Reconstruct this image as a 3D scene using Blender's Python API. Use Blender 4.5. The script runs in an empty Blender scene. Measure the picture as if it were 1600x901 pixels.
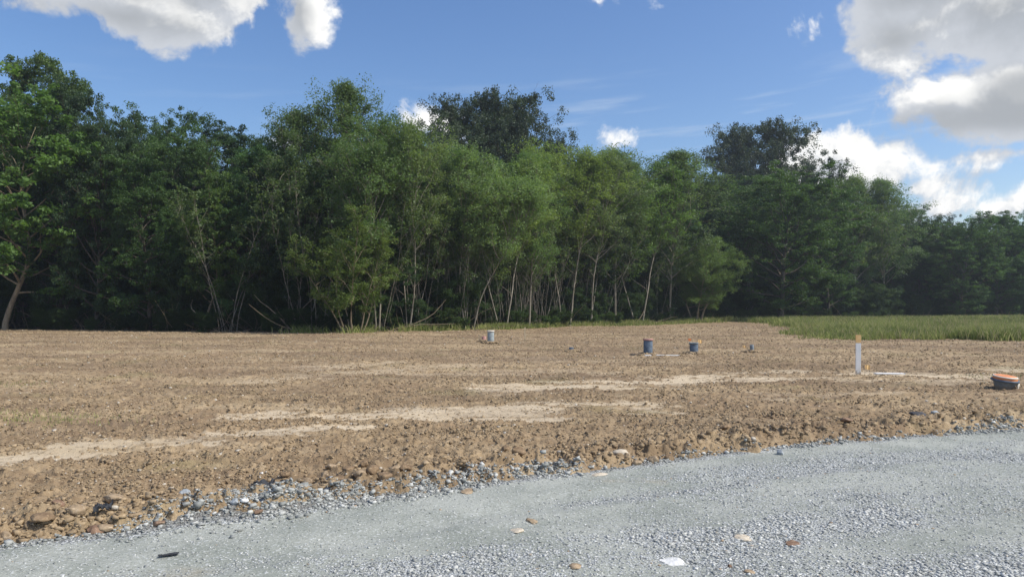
import bpy, math, random
import numpy as np
from mathutils import Vector, Matrix, Euler

R = math.radians
scene = bpy.context.scene
col = scene.collection
rng = np.random.default_rng(7)
random.seed(7)

# ------------------------------------------------------------------ camera, sky, sun, exposure
F_PX = 1164.0            # focal length in pixels of the 1600 px wide photograph
HOR = 480.0              # horizon row
EYE = 1.6
cam_d = bpy.data.cameras.new('camera'); cam = bpy.data.objects.new('camera', cam_d); col.objects.link(cam)
cam_d.sensor_width = 36.0; cam_d.lens = 36.0 * F_PX / 1600.0
cam_d.clip_end = 8000.0; cam_d.clip_start = 0.05
cam.location = (0, 0, EYE)
cam.rotation_euler = (R(90) + math.atan((HOR - 450.5) / F_PX), 0, 0)
scene.camera = cam

SUN_AZ, SUN_EL = 104.0, 49.0     # degrees; azimuth clockwise from +Y (the viewing direction)
sun_d = bpy.data.lights.new('sun', 'SUN'); sun = bpy.data.objects.new('sun', sun_d); col.objects.link(sun)
sun_d.energy = 3.3; sun_d.angle = R(0.6); sun_d.color = (1.0, 0.94, 0.84)
sdir = Vector((math.sin(R(SUN_AZ)) * math.cos(R(SUN_EL)), math.cos(R(SUN_AZ)) * math.cos(R(SUN_EL)), math.sin(R(SUN_EL))))
sun.rotation_euler = sdir.to_track_quat('Z', 'Y').to_euler()
sun.location = sdir * 60

scene.view_settings.view_transform = 'Standard'
scene.view_settings.look = 'None'
scene.view_settings.gamma = 1.0
scene.view_settings.exposure = 0.42
scene.view_settings.use_curve_mapping = False
scene.render.engine = 'CYCLES'
cy = scene.cycles
cy.max_bounces = 6; cy.diffuse_bounces = 3; cy.glossy_bounces = 2; cy.transmission_bounces = 3; cy.transparent_max_bounces = 4
cy.use_denoising = True
try: cy.denoiser = 'OPENIMAGEDENOISE'
except Exception: pass
cy.sample_clamp_indirect = 6.0


class NT:
    """small helper to write node trees as expressions"""
    def __init__(s, tree):
        s.t = tree; s.n = tree.nodes; s.l = tree.links
    def node(s, typ, **kw):
        nd = s.n.new(typ)
        for k, v in kw.items(): setattr(nd, k, v)
        return nd
    def put(s, sock, v):
        if v is None: return
        if isinstance(v, bpy.types.NodeSocket): s.l.new(v, sock)
        else:
            if isinstance(v, (tuple, list)) and len(v) == 3 and sock.type == 'RGBA': v = (*v, 1)
            sock.default_value = v
    def m(s, op, a, b=None, c=None, clamp=False):
        nd = s.node('ShaderNodeMath', operation=op); nd.use_clamp = clamp
        s.put(nd.inputs[0], a); s.put(nd.inputs[1], b); s.put(nd.inputs[2], c)
        return nd.outputs[0]
    def vm(s, op, a, b=None, sc=None):
        nd = s.node('ShaderNodeVectorMath', operation=op)
        s.put(nd.inputs[0], a); s.put(nd.inputs[1], b)
        if sc is not None: s.put(nd.inputs[3], sc)
        return nd.outputs[0]
    def comb(s, x, y, z=0.0):
        nd = s.node('ShaderNodeCombineXYZ'); s.put(nd.inputs[0], x); s.put(nd.inputs[1], y); s.put(nd.inputs[2], z); return nd.outputs[0]
    def sep(s, v):
        nd = s.node('ShaderNodeSeparateXYZ'); s.put(nd.inputs[0], v); return nd.outputs
    def noise(s, vec, scale, detail=6.0, rough=0.55, dist=0.0, lac=2.0):
        nd = s.node('ShaderNodeTexNoise'); s.put(nd.inputs['Vector'], vec)
        nd.inputs['Scale'].default_value = scale; nd.inputs['Detail'].default_value = detail
        nd.inputs['Roughness'].default_value = rough; nd.inputs['Distortion'].default_value = dist
        nd.inputs['Lacunarity'].default_value = lac
        return nd.outputs['Fac']
    def vor(s, vec, scale, feature='F1', out='Distance', rand=1.0):
        nd = s.node('ShaderNodeTexVoronoi', feature=feature); s.put(nd.inputs['Vector'], vec)
        nd.inputs['Scale'].default_value = scale; nd.inputs['Randomness'].default_value = rand
        return nd.outputs[out]
    def smooth(s, v, a, b, lo=0.0, hi=1.0):
        nd = s.node('ShaderNodeMapRange', interpolation_type='SMOOTHSTEP'); s.put(nd.inputs[0], v)
        nd.inputs[1].default_value = a; nd.inputs[2].default_value = b; nd.inputs[3].default_value = lo; nd.inputs[4].default_value = hi
        return nd.outputs[0]
    def mix(s, f, a, b, blend='MIX'):
        nd = s.node('ShaderNodeMix', data_type='RGBA', blend_type=blend); nd.clamp_factor = True
        s.put(nd.inputs[0], f); s.put(nd.inputs[6], a); s.put(nd.inputs[7], b); return nd.outputs[2]
    def attr(s, name, out='Fac'):
        return s.node('ShaderNodeAttribute', attribute_name=name).outputs[out]


# ---- the sky: Nishita air with cumulus placed by compass direction and height above the horizon
world = bpy.data.worlds.new('World'); scene.world = world; world.use_nodes = True
w = NT(world.node_tree); w.n.clear()
sky = w.node('ShaderNodeTexSky', sky_type='NISHITA')
sky.sun_disc = False; sky.sun_elevation = R(SUN_EL); sky.sun_rotation = R(SUN_AZ)
sky.air_density = 1.0; sky.dust_density = 1.3; sky.ozone_density = 1.6; sky.altitude = 50
gen = w.node('ShaderNodeTexCoord').outputs['Generated']
gx, gy, gz = w.sep(gen)[:3]
az = w.m('ARCTAN2', gx, gy)
el = w.m('ARCSINE', w.m('MINIMUM', w.m('MAXIMUM', gz, -1.0), 1.0))


def azel(px, py):
    x = px - 800.0; a = math.atan(x / F_PX)
    return a, math.atan((HOR - py) / math.hypot(F_PX, x))


def field(blobs, P):
    f = None
    pa, pe = w.sep(P)[:2]
    for (px, py, rx, ry) in blobs:
        a, e = azel(px, py); ra = rx / 1250.0; re = ry / 1230.0
        dx = w.m('MULTIPLY', w.m('SUBTRACT', pa, a), 1 / ra)
        dy = w.m('MULTIPLY', w.m('SUBTRACT', pe, e), 1 / re)
        d = w.m('SQRT', w.m('ADD', w.m('MULTIPLY', dx, dx), w.m('MULTIPLY', dy, dy)))
        v = w.m('MULTIPLY', w.m('SUBTRACT', 1.0, d), min(ra, re) * 24.0)
        f = v if f is None else w.m('SMOOTH_MAX', f, v, 0.12)
    return f


def clouds(P):
    """cloud amount at direction P (azimuth, elevation)"""
    n = w.noise(P, 10.0, 10.0, 0.62, 0.35)
    n2 = w.noise(P, 30.0, 6.0, 0.6, 0.1)
    bl = [(170, -22, 235, 62), (282, 18, 90, 62), (340, -40, 80, 84), (60, -8, 100, 36), (480, 14, 56, 72), (468, -60, 52, 84),
          (1625, 140, 205, 76), (1570, 10, 170, 66), (1750, -60, 380, 130), (1475, 158, 88, 50), (1362, 34, 44, 46), (1480, -60, 150, 110),
          (1320, 236, 72, 52), (1355, 268, 115, 50), (1260, 300, 120, 60), (1430, 296, 55, 30), (1363, 190, 20, 24), (1250, 270, 60, 50),
          (1560, 243, 85, 17), (1540, 322, 120, 22), (1600, 305, 60, 22), (1400, 330, 200, 30),
          (655, 190, 52, 25), (700, 198, 40, 34), (968, 218, 34, 17), (740, 215, 60, 16), (1036, 6, 26, 16), (940, -4, 32, 14), (430, 222, 60, 12)]
    f = field(bl, P)
    # more of the same cumulus over the rest of the sky, outside the frame
    far = w.noise(w.vm('ADD', P, (5.3, 2.1, 0)), 2.4, 5.0, 0.5)
    out = w.m('MULTIPLY', w.smooth(w.m('ABSOLUTE', pa0), 0.80, 1.0), w.m('SUBTRACT', w.m('MULTIPLY', far, 5.0), 2.7))
    f = w.m('MAXIMUM', f, w.m('ADD', out, w.m('MULTIPLY', w.smooth(w.m('ABSOLUTE', pa0), 0.78, 0.95, 1.0, 0.0), -2.0)))
    d = w.m('ADD', w.m('SUBTRACT', f, 0.05), w.m('MULTIPLY', w.m('SUBTRACT', n, 0.5), 2.4))
    d = w.m('ADD', d, w.m('MULTIPLY', w.m('SUBTRACT', n2, 0.5), 0.9))
    return d


pa0 = az
P0 = w.comb(az, w.m('MULTIPLY', el, 1.25), 0.0)
Pf = w.comb(az, el, 0.0)
d0 = clouds(Pf)
d1 = clouds(w.vm('ADD', Pf, (0.016, 0.020, 0)))            # one step towards the sun
mask = w.smooth(d0, -0.04, 0.40)
relief = w.smooth(w.m('SUBTRACT', d0, d1), -0.30, 0.42)      # sunward sides bright
gb = [(1560, 178, 210, 38), (1660, 140, 130, 45), (1480, 178, 90, 32), (1400, 60, 50, 30), (190, 22, 170, 22), (1560, 5, 90, 22), (1700, -80, 300, 50), (150, -60, 260, 50), (466, 10, 26, 60)]
gf = field(gb, Pf)
grey = w.smooth(w.m('ADD', gf, w.m('MULTIPLY', w.m('SUBTRACT', w.noise(Pf, 14.0, 6.0, 0.55), 0.5), 1.0)), -0.12, 0.6)
body = w.mix(relief, (3.9, 4.1, 4.45), (6.9, 6.85, 6.7))
core = w.mix(w.smooth(d0, 0.3, 1.6), body, w.mix(relief, (2.9, 3.1, 3.4), (6.1, 6.1, 6.0)))
cl = w.mix(w.m('MULTIPLY', grey, 0.86), core, (2.6, 2.75, 2.95))
# thin high streaks of cirrus
st = w.noise(w.comb(w.m('MULTIPLY', az, 0.9), w.m('ADD', w.m('MULTIPLY', el, 9.0), w.m('MULTIPLY', az, -0.6))), 6.0, 5.0, 0.5)
band = w.m('MULTIPLY', w.smooth(el, 0.16, 0.21), w.smooth(el, 0.25, 0.33, 1.0, 0.0))
cir = w.m('MULTIPLY', w.m('MULTIPLY', w.smooth(st, 0.52, 0.72), band), w.smooth(az, -0.2, 0.2, 0.08, 0.32))
skc = w.node('ShaderNodeHueSaturation'); skc.inputs['Saturation'].default_value = 1.22; skc.inputs['Value'].default_value = 1.0; skc.inputs['Hue'].default_value = 0.507
w.put(skc.inputs['Color'], sky.outputs[0])
c1 = w.mix(cir, skc.outputs[0], (4.4, 4.9, 5.5))
c2 = w.mix(w.m('MULTIPLY', mask, w.smooth(el, -0.02, 0.02)), c1, cl)
bg = w.node('ShaderNodeBackground'); w.put(bg.inputs[0], c2); bg.inputs[1].default_value = 0.12
wo = w.node('ShaderNodeOutputWorld'); w.l.new(bg.outputs[0], wo.inputs[0])
world.cycles.sampling_method = 'MANUAL'; world.cycles.sample_map_resolution = 1024


# ------------------------------------------------------------------ helpers
def at(px, D):                       # ground point seen at column px, D metres away
    return ((px - 800.0) / F_PX * D, D)


def dist_of(py):                     # distance of flat ground seen in row py
    return EYE * F_PX / (py - HOR)


def new_mat(name, rough=0.9):
    mt = bpy.data.materials.new(name); mt.use_nodes = True
    t = NT(mt.node_tree); b = t.n['Principled BSDF']; b.inputs['Roughness'].default_value = rough
    b.inputs['Specular IOR Level'].default_value = 0.25
    return mt, t, b


def mesh_np(name, V, F, mat=None, smooth=False, attrs=None):
    """V (n,3), F (m,k) with equal k -> mesh; attrs: {name: (domain, values)}"""
    me = bpy.data.meshes.new(name)
    V = np.ascontiguousarray(V, dtype=np.float32); F = np.ascontiguousarray(F, dtype=np.int32)
    k = F.shape[1]
    me.vertices.add(len(V)); me.vertices.foreach_set('co', V.ravel())
    me.loops.add(F.size); me.loops.foreach_set('vertex_index', F.ravel())
    me.polygons.add(len(F)); me.polygons.foreach_set('loop_start', np.arange(0, F.size, k, dtype=np.int32))
    me.update(calc_edges=True)
    if attrs:
        for an, (dom, vals) in attrs.items():
            a = me.attributes.new(an, 'FLOAT', dom); a.data.foreach_set('value', np.ascontiguousarray(vals, dtype=np.float32))
    if smooth: me.polygons.foreach_set('use_smooth', np.ones(len(F), dtype=bool))
    if mat: me.materials.append(mat)
    return me


def mobj(name, me, parent=None, loc=(0, 0, 0)):
    o = bpy.data.objects.new(name, me); col.objects.link(o); o.location = loc
    if parent: o.parent = parent
    return o


def tag(o, label=None, cat=None, group=None, kind=None):
    if label: o['label'] = label
    if cat: o['category'] = cat
    if group: o['group'] = group
    if kind: o['kind'] = kind
    return o


def empty(name, loc, rz=0.0, label=None, cat=None, group=None):
    o = bpy.data.objects.new(name, None); col.objects.link(o); o.location = loc; o.rotation_euler = (0, 0, rz)
    o.empty_display_size = 0.2
    return tag(o, label, cat, group)


def copy_tree(root, loc, rz, sc, label, group=None, color=None):
    r = root.copy(); col.objects.link(r); r.location = loc; r.rotation_euler = (0, 0, rz); r.scale = sc
    r['label'] = label
    if group: r['group'] = group
    elif 'group' in r: del r['group']
    for ch in root.children:
        c = ch.copy(); col.objects.link(c); c.parent = r
        if color: c.color = color
    return r


# numpy noise
_tab = np.random.default_rng(3).random((256, 256)).astype(np.float64)
def vnoise(x, y):
    xi = np.floor(x).astype(np.int64); yi = np.floor(y).astype(np.int64)
    fx = x - xi; fy = y - yi
    fx = fx * fx * (3 - 2 * fx); fy = fy * fy * (3 - 2 * fy)
    a = _tab[xi & 255, yi & 255]; b = _tab[(xi + 1) & 255, yi & 255]; c = _tab[xi & 255, (yi + 1) & 255]; d = _tab[(xi + 1) & 255, (yi + 1) & 255]
    return (a * (1 - fx) + b * fx) * (1 - fy) + (c * (1 - fx) + d * fx) * fy
def fbm(x, y, s, o=4, g=0.5):
    t = 0; amp = 1; tot = 0
    for i in range(o):
        ca, sa = math.cos(i * 1.1 + .4), math.sin(i * 1.1 + .4)
        t = t + amp * vnoise((x * ca - y * sa) * s + 17.3 * i, (x * sa + y * ca) * s + 9.1 * i); tot += amp; amp *= g; s *= 2.03
    return t / tot
def sst(v, a, b):
    t = np.clip((v - a) / (b - a), 0, 1); return t * t * (3 - 2 * t)


# ------------------------------------------------------------------ the lie of the land
EX = np.array([-60, -25, -12, -6, -3.39, -2.86, -2.34, -1.84, -1.25, -.35, .82, 2.07, 3.75, 5.2, 6.73, 10, 20, 60])
EY = np.array([-16, -2.5, 1.5, 3.8, 4.93, 5.2, 5.44, 5.64, 6.07, 6.72, 7.3, 8.03, 8.74, 9.31, 9.8, 10.9, 14.0, 24.0])
WX = np.array([-60, -6, -3.3, -2.9, -2.6, -2.2, -1.8, -1.25, -.35, .6, 1.0, 2.07, 5.5, 6.7, 9, 60])
WW = np.array([.08, .08, .05, .12, .40, .55, .55, .30, .34, .24, .10, .08, .10, .28, .2, .1])
def road_edge(x): return np.interp(x, EX, EY)
def windrow(x): return np.interp(x, WX, WW)
def edge_d(x, y):       # + on the dirt side
    return y - road_edge(x) + (fbm(x, y, 2.2, 3) - .5) * .22


# pale dry sand in wheel tracks: centre x, y (px, row), half length, half width (m), angle
SAND = []
def sand(p0, p1, hw, a=1.0):
    D0, D1 = dist_of(p0[1]), dist_of(p1[1])
    SAND.append((*at(p0[0], D0), *at(p1[0], D1), hw, a))
sand((-200, 728), (200, 712), .26); sand((150, 712), (330, 700), .22, 1.0); sand((60, 712), (540, 672), .24, .95); sand((330, 690), (430, 682), .2)
sand((410, 652), (480, 650), .42); sand((480, 656), (660, 646), .26, .9); sand((700, 650), (980, 636), .55, .9); sand((740, 662), (890, 658), .22)
sand((640, 590), (900, 585), .8, .45); sand((810, 612), (1160, 592), .75, .95); sand((950, 600), (1230, 596), .55, .8); sand((1240, 583), (1500, 592), .7, .8); sand((1000, 651), (1060, 649), .16, .8)
sand((1355, 588), (1450, 591), .45, 1.0); sand((1300, 600), (1560, 600), .5, .55); sand((520, 578), (600, 570), .8, .55); sand((1200, 625), (1400, 620), .3, .5); sand((0, 560), (420, 552), 1.2, .3); sand((1540, 580), (1800, 584), .5, .8)
sand((420, 595), (700, 575), .7, .5); sand((760, 560), (1040, 568), 1.0, .35)
def sand_mask(x, y):
    m = np.zeros_like(x)
    wob = (fbm(x, y, .9, 4) - .5)
    fine = (fbm(x * .3, y * 1.15, 4.0, 5, .68) - .5)
    for (x0, y0, x1, y1, hw, a) in SAND:
        dx, dy = x1 - x0, y1 - y0; L2 = dx * dx + dy * dy
        t = np.clip(((x - x0) * dx + (y - y0) * dy) / L2, 0, 1)
        d = np.hypot(x - x0 - t * dx, y - y0 - t * dy)
        m = np.maximum(m, a * .97 * (1 - sst((d + wob * hw * 2.6 + fine * hw * 4.2) / hw, .45, 1.55)))
    return m

# where the wood's edge runs
TX = np.array([-120, -75, -34, -21.7, -14, -9, -2.6, 4.8, 12.4, 20, 34, 53, 67, 100, 160])
TY = np.array([30, 44, 51, 46.5, 44.5, 43, 50, 65, 71, 80, 88, 95, 97, 100, 104])
def wood_edge(x): return np.interp(x, TX, TY)

def grass_mask(x, y):
    e = wood_edge(x) + (fbm(x, y, .25, 3) - .5) * 5
    m = sst(y, e - 3.0, e - .5) * sst(x, -4, 6)
    # verge widening to the right, then the meadow
    front = np.interp(x, [-200, 0, 8, 13, 16.0, 18.0, 24, 29, 40, 120], [500, 60, 45, 38, 37, 36.5, 35.8, 35.2, 34, 30]) + (fbm(x, y, .5, 5, .65) - .5) * 5.0
    lft = x - (15.7 + .25 * (y - 37)) + (fbm(x, y, .4, 4, .6) - .5) * 5
    m = np.maximum(m, sst(y, front - .4, front + .6) * sst(lft, -1.2, 1.2))
    m = np.maximum(m, .75 * sst(y, e - 9, e - 5) * sst(x, 6, 12) * sst(fbm(x + 40, y, .22, 3), .42, .6))
    return m
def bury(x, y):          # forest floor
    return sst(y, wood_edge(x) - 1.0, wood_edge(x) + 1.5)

def broad(x, y):
    z = (fbm(x, y, .035, 2) - .5) * .5 * sst(y, 14, 40)
    return z
def dirt_h(x, y, S=None):
    if S is None: S = sand_mask(x, y)
    d = edge_d(x, y)
    bank = -0.16 + 0.20 * sst(d, -.35, .30) + .05 * np.exp(-((d - .45) / .35) ** 2)
    rough = 1 - .88 * S
    near = 1.0
    h = (fbm(x * .3, y, 1.5, 4, .6) - .5) * .06 + (fbm(x, y, .8, 3) - .5) * .07 + (np.abs(fbm(x, y, 3.2, 3) - .5)) * .11 * rough + (fbm(x, y, 9., 5, .68) - .5) * .075 * rough
    lump = sst(fbm(x, y, 7.0, 3), .60, .75) * .03 * rough + sst(fbm(x + 9, y, 20.0, 3), .52, .72) * .02 * rough
    edgeclod = np.exp(-((d - .35) / .35) ** 2) * sst(fbm(x, y, 8.0, 3), .5, .72) * .07
    return bank + (h + lump + edgeclod) * sst(d, -.5, .2) + broad(x, y) * sst(d, 2, 10)
def road_h(x, y):
    d = edge_d(x, y); ww = windrow(x)
    t_ = road_edge(x) - y + (fbm(x, y, .5, 2) - .5) * .3
    z = -.018 * (np.exp(-((t_ - .95) / .22) ** 2) + np.exp(-((t_ - 2.75) / .24) ** 2)) + .010 * np.exp(-((t_ - 1.3) / .12) ** 2)
    z = z + (fbm(x, y, .6, 3) - .5) * .035 + (fbm(x, y, 12., 3, .6) - .5) * .010
    u = (d - ww * .45) / (ww * .42 + .03)
    z = z + np.exp(-u * u) * (.015 + .075 * sst(ww, .2, .7)) * (.55 + .9 * fbm(x, y, 2.6, 3))
    z = z + (fbm(x, y, 14, 3) - .5) * .04 * np.exp(-u * u)
    z = z - .45 * sst(d, ww * .95, ww * .95 + .30)
    return z
def ground_z(x, y):
    x = np.atleast_1d(np.asarray(x, float)); y = np.atleast_1d(np.asarray(y, float))
    a = dirt_h(x, y); b = road_h(x, y)
    d = edge_d(x, y)
    return np.where(d < windrow(x) + .3, np.maximum(a, b), a)

# dirt: one sheet, fine near the place the picture was taken and coarser far off
ang = np.concatenate([np.linspace(-180, -50, 60, endpoint=False), np.linspace(-50, 50, 1000, endpoint=False), np.linspace(50, 180, 60, endpoint=False)])
rad = np.concatenate([[0.4, 1.0, 1.8, 2.6], np.exp(np.linspace(math.log(3.3), math.log(130), 820)), np.exp(np.linspace(math.log(135), math.log(1500), 40))])
A_, R_ = np.meshgrid(np.radians(ang), rad)
gxx = (R_ * np.sin(A_)).ravel(); gyy = (R_ * np.cos(A_)).ravel()
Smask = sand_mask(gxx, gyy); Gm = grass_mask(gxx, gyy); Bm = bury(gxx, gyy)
gzz = dirt_h(gxx, gyy, Smask)
far = sst(np.hypot(gxx, gyy), 130, 400); gzz = gzz * (1 - far)
nr, na = len(rad), len(ang)
i = np.arange(nr - 1)[:, None] * na; j = np.arange(na)[None, :]; jn = (j + 1) % na
Fq = np.stack([i + j, i + jn, i + na + jn, i + na + j], -1).reshape(-1, 4)
dirt, t, b = new_mat('dirt', 0.95)
geo = t.node('ShaderNodeNewGeometry').outputs['Position']
s_at, g_at, b_at = t.attr('sand'), t.attr('grass'), t.attr('forest')
n1 = t.noise(geo, .35, 5, .6); n2 = t.noise(geo, 3.5, 6, .65); n3 = t.noise(geo, 22., 5, .7)
vA = t.vor(geo, 9.0); 
base = t.mix(t.smooth(n2, .32, .68), (.225, .161, .093), (.390, .292, .176))
base = t.mix(t.m('MULTIPLY', t.smooth(n1, .42, .62), .55), base, (.22, .152, .095))
base = t.mix(t.smooth(n3, .60, .72), base, (.43, .34, .225))
base = t.mix(t.smooth(n3, .42, .28), base, (.13, .090, .052))
nb = t.noise(geo, 60., 3, .6)
base = t.mix(t.m('MULTIPLY', t.smooth(nb, .62, .72), .6), base, (.50, .43, .33))
sandc = t.mix(n2, (.53, .43, .295), (.70, .60, .44))
sandf = t.smooth(t.m('ADD', s_at, t.m('MULTIPLY', t.m('SUBTRACT', n3, .5), 1.3)), .12, .95)
base = t.mix(t.m('MULTIPLY', sandf, .85), base, sandc)
gs = t.noise(t.vm('MULTIPLY', geo, (.30, 1.15, 1)), 1.0, 7, .66, .9)      # drag marks of the grader
base = t.mix(t.m('MULTIPLY', t.smooth(gs, .51, .64), .55), base, (.47, .37, .235))
base = t.mix(t.m('MULTIPLY', t.smooth(gs, .46, .34), .50), base, (.155, .105, .060))
nm = t.noise(geo, 9., 5, .7)
base = t.mix(t.m('MULTIPLY', t.smooth(nm, .46, .34), .6), base, (.12, .082, .05))
n0 = t.noise(t.vm('MULTIPLY', geo, (.55, 1.3, 1)), .22, 4, .6)
base = t.mix(t.m('MULTIPLY', t.smooth(n0, .46, .60), .42), base, (.130, .090, .057))
base = t.mix(t.m('MULTIPLY', t.smooth(n0, .46, .34), .45), base, (.40, .305, .185))
# greenish tint of sprouting weeds, at left
base = t.mix(t.m('MULTIPLY', t.smooth(t.noise(geo, .5, 4, .5), .56, .70), .28), base, (.16, .16, .06))
base = t.mix(g_at, base, t.mix(n2, (.075, .085, .028), (.16, .14, .06)))
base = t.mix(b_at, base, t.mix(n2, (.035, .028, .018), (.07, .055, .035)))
t.put(b.inputs['Base Color'], base)
bump = t.node('ShaderNodeBump'); bump.inputs['Strength'].default_value = .9; bump.inputs['Distance'].default_value = .02
t.put(bump.inputs['Height'], t.m('ADD', n3, t.m('MULTIPLY', nb, .5))); t.put(b.inputs['Normal'], bump.outputs[0])
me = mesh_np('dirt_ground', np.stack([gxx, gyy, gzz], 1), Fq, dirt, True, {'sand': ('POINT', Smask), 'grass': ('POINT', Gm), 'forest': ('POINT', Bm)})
tag(mobj('ground', me), 'graded brown dirt lot with pale sandy wheel tracks', kind='structure')

# gravel road: follows the edge, slopes under the bank
xs = np.concatenate([np.linspace(-60, -7, 60, endpoint=False), np.arange(-7, 11, .028), np.linspace(11, 60, 60)])
ts = np.concatenate([np.arange(-1.25, 6.5, .024), np.linspace(6.5, 16, 50)])
X_, T_ = np.meshgrid(xs, ts); rx = X_.ravel(); ry = (road_edge(X_) - T_).ravel()
rz = road_h(rx, ry)
# loose stone bands over compacted fines
def loose(x, y):
    t_ = road_edge(x) - y
    s_ = x * .93 + y * .37; q = -x * .37 + y * .93
    n = fbm(s_ * .5, q * 1.2, 1.0, 5, .62)
    m = sst(n, .40, .64)
    bias = sst(t_, .6, 3.2) * .55 + sst(x, -.5, 2.5) * .25
    c_, s0 = .94, .34      # a scraped band of fines beside the tyre track, lower right
    ax = (x - 3.3) * c_ + (y - 5.35) * s0; ay = -(x - 3.3) * s0 + (y - 5.35) * c_
    strip = np.exp(-(ax / 1.9) ** 2 - (ay / .34) ** 2)
    m = m * (1 - .95 * strip)
    m = np.clip(m * .55 + .12 + bias * (m * .55 + .45) * 1.0 - .1, 0, 1) * (1 - .8 * strip)
    return m
Lm = loose(rx, ry); dd = edge_d(rx, ry); ed = sst(dd, -.12, .02)
Lm = np.maximum(Lm * (1 - .8 * sst(dd, -.9, -.3)), ed)
nr, na = len(ts), len(xs)
i = np.arange(nr - 1)[:, None] * na; j = np.arange(na - 1)[None, :]
Fq = np.stack([i + j, i + na + j, i + na + j + 1, i + j + 1], -1).reshape(-1, 4)
grav, t, b = new_mat('crushed_stone_road', 0.9)
geo = t.node('ShaderNodeNewGeometry').outputs['Position']
la = t.attr('loose')
vc = t.node('ShaderNodeTexVoronoi', feature='F1'); t.put(vc.inputs['Vector'], geo); vc.inputs['Scale'].default_value = 62.0
v2 = t.node('ShaderNodeTexVoronoi', feature='F1'); t.put(v2.inputs['Vector'], geo); v2.inputs['Scale'].default_value = 130.0
cr, cg, cb = t.sep(vc.outputs['Color'])[:3]
c2r = t.sep(v2.outputs['Color'])[0]
nn = t.noise(geo, 1.1, 5, .6); nf = t.noise(geo, 45, 4, .65)
fines = t.mix(t.smooth(nn, .35, .65), (.245, .264, .232), (.36, .375, .335))
fines = t.mix(t.smooth(nf, .54, .68), fines, (.52, .54, .53))
fines = t.mix(t.m('MULTIPLY', t.smooth(nf, .44, .32), .6), fines, (.11, .12, .115))
fines = t.mix(t.m('MULTIPLY', t.smooth(t.noise(geo, .8, 4, .6), .60, .72), .45), fines, (.36, .31, .22))
stones = t.mix(cr, (.30, .32, .32), (.62, .645, .64))
stones = t.mix(t.smooth(vc.outputs['Distance'], .44, .66), stones, (.15, .16, .165))
sm = t.smooth(t.m('ADD', la, t.m('MULTIPLY', t.m('SUBTRACT', cg, .5), .9)), .45, .6)
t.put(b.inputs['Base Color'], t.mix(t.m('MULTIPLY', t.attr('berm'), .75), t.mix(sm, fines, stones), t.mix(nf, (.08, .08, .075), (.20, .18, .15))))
bump = t.node('ShaderNodeBump'); bump.inputs['Strength'].default_value = .8; bump.inputs['Distance'].default_value = .012
t.put(bump.inputs['Height'], t.m('ADD', nf, t.m('MULTIPLY', t.m('SUBTRACT', 1.0, vc.outputs['Distance']), sm))); t.put(b.inputs['Normal'], bump.outputs[0])
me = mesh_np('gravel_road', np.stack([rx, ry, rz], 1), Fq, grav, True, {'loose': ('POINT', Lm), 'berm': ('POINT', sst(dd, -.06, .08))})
tag(mobj('road', me), 'grey crushed stone road along the dirt lot', kind='structure')


# ------------------------------------------------------------------ loose stones and clods
def rand_rot(n, flat=0.0):
    a = rng.random(n) * 2 * np.pi; q = rng.normal(size=(n, 4)); q /= np.linalg.norm(q, axis=1)[:, None]
    w_, x, y, z = q.T
    Rm = np.stack([1 - 2 * (y * y + z * z), 2 * (x * y - z * w_), 2 * (x * z + y * w_), 2 * (x * y + z * w_), 1 - 2 * (x * x + z * z), 2 * (y * z - x * w_),
                   2 * (x * z - y * w_), 2 * (y * z + x * w_), 1 - 2 * (x * x + y * y)], 1).reshape(n, 3, 3)
    return Rm
CUBE = np.array([[x, y, z] for x in (-1, 1) for y in (-1, 1) for z in (-1, 1)], float)
CF = np.array([[0, 1, 3, 2], [4, 6, 7, 5], [0, 4, 5, 1], [2, 3, 7, 6], [0, 2, 6, 4], [1, 5, 7, 3]])
def scatter_blocks(P, size, squash=.6, jit=.35):
    n = len(P)
    V = CUBE[None] * np.stack([1 + .35 * rng.random(n), .65 + .4 * rng.random(n), squash * (.6 + .7 * rng.random(n))], 1)[:, None, :]
    V = V * (1 + rng.uniform(-jit, jit, (n, 8, 3)))
    V = V * .5 * size[:, None, None]
    # mostly lying flat: small tilt, free turn
    a = rng.random(n) * 2 * np.pi; tl = rng.normal(0, .35, n); c, s = np.cos(a), np.sin(a); ct, st_ = np.cos(tl), np.sin(tl)
    x = V[..., 0]; y = V[..., 1] * ct[:, None] - V[..., 2] * st_[:, None]; z = V[..., 1] * st_[:, None] + V[..., 2] * ct[:, None]
    X = x * c[:, None] - y * s[:, None]; Y = x * s[:, None] + y * c[:, None]
    V = np.stack([X, Y, z], -1) + P[:, None, :]
    F = (CF[None] + 8 * np.arange(n)[:, None, None]).reshape(-1, 4)
    return V.reshape(-1, 3), F

def stone_mat(name, dark, light, odd, rough=.85, oddat=.96):
    mt, t, b = new_mat(name, rough)
    a = t.attr('tint'); geo = t.node('ShaderNodeNewGeometry').outputs['Position']
    c = t.mix(a, dark, light)
    c = t.mix(t.smooth(t.attr('odd'), oddat, oddat + .01), c, odd)
    nz = t.noise(geo, 70, 4, .6)
    c = t.mix(t.m('MULTIPLY', t.smooth(nz, .35, .7), .35), c, t.mix(.5, c, (.05, .05, .05)))
    t.put(b.inputs['Base Color'], c)
    bp = t.node('ShaderNodeBump'); bp.inputs['Strength'].default_value = .5; bp.inputs['Distance'].default_value = .006; t.put(bp.inputs['Height'], nz); t.put(b.inputs['Normal'], bp.outputs[0])
    return mt
m_gravel = stone_mat('grey_gravel', (.25, .262, .248), (.66, .67, .64), (.40, .30, .20), oddat=.985)
flat_straw, _t, _b = new_mat('dry_straw', .85); _t.put(_b.inputs['Base Color'], _t.mix(_t.noise(_t.node('ShaderNodeTexCoord').outputs['Object'], 3, 3, .6), (.24, .17, .10), (.60, .50, .34)))
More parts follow.
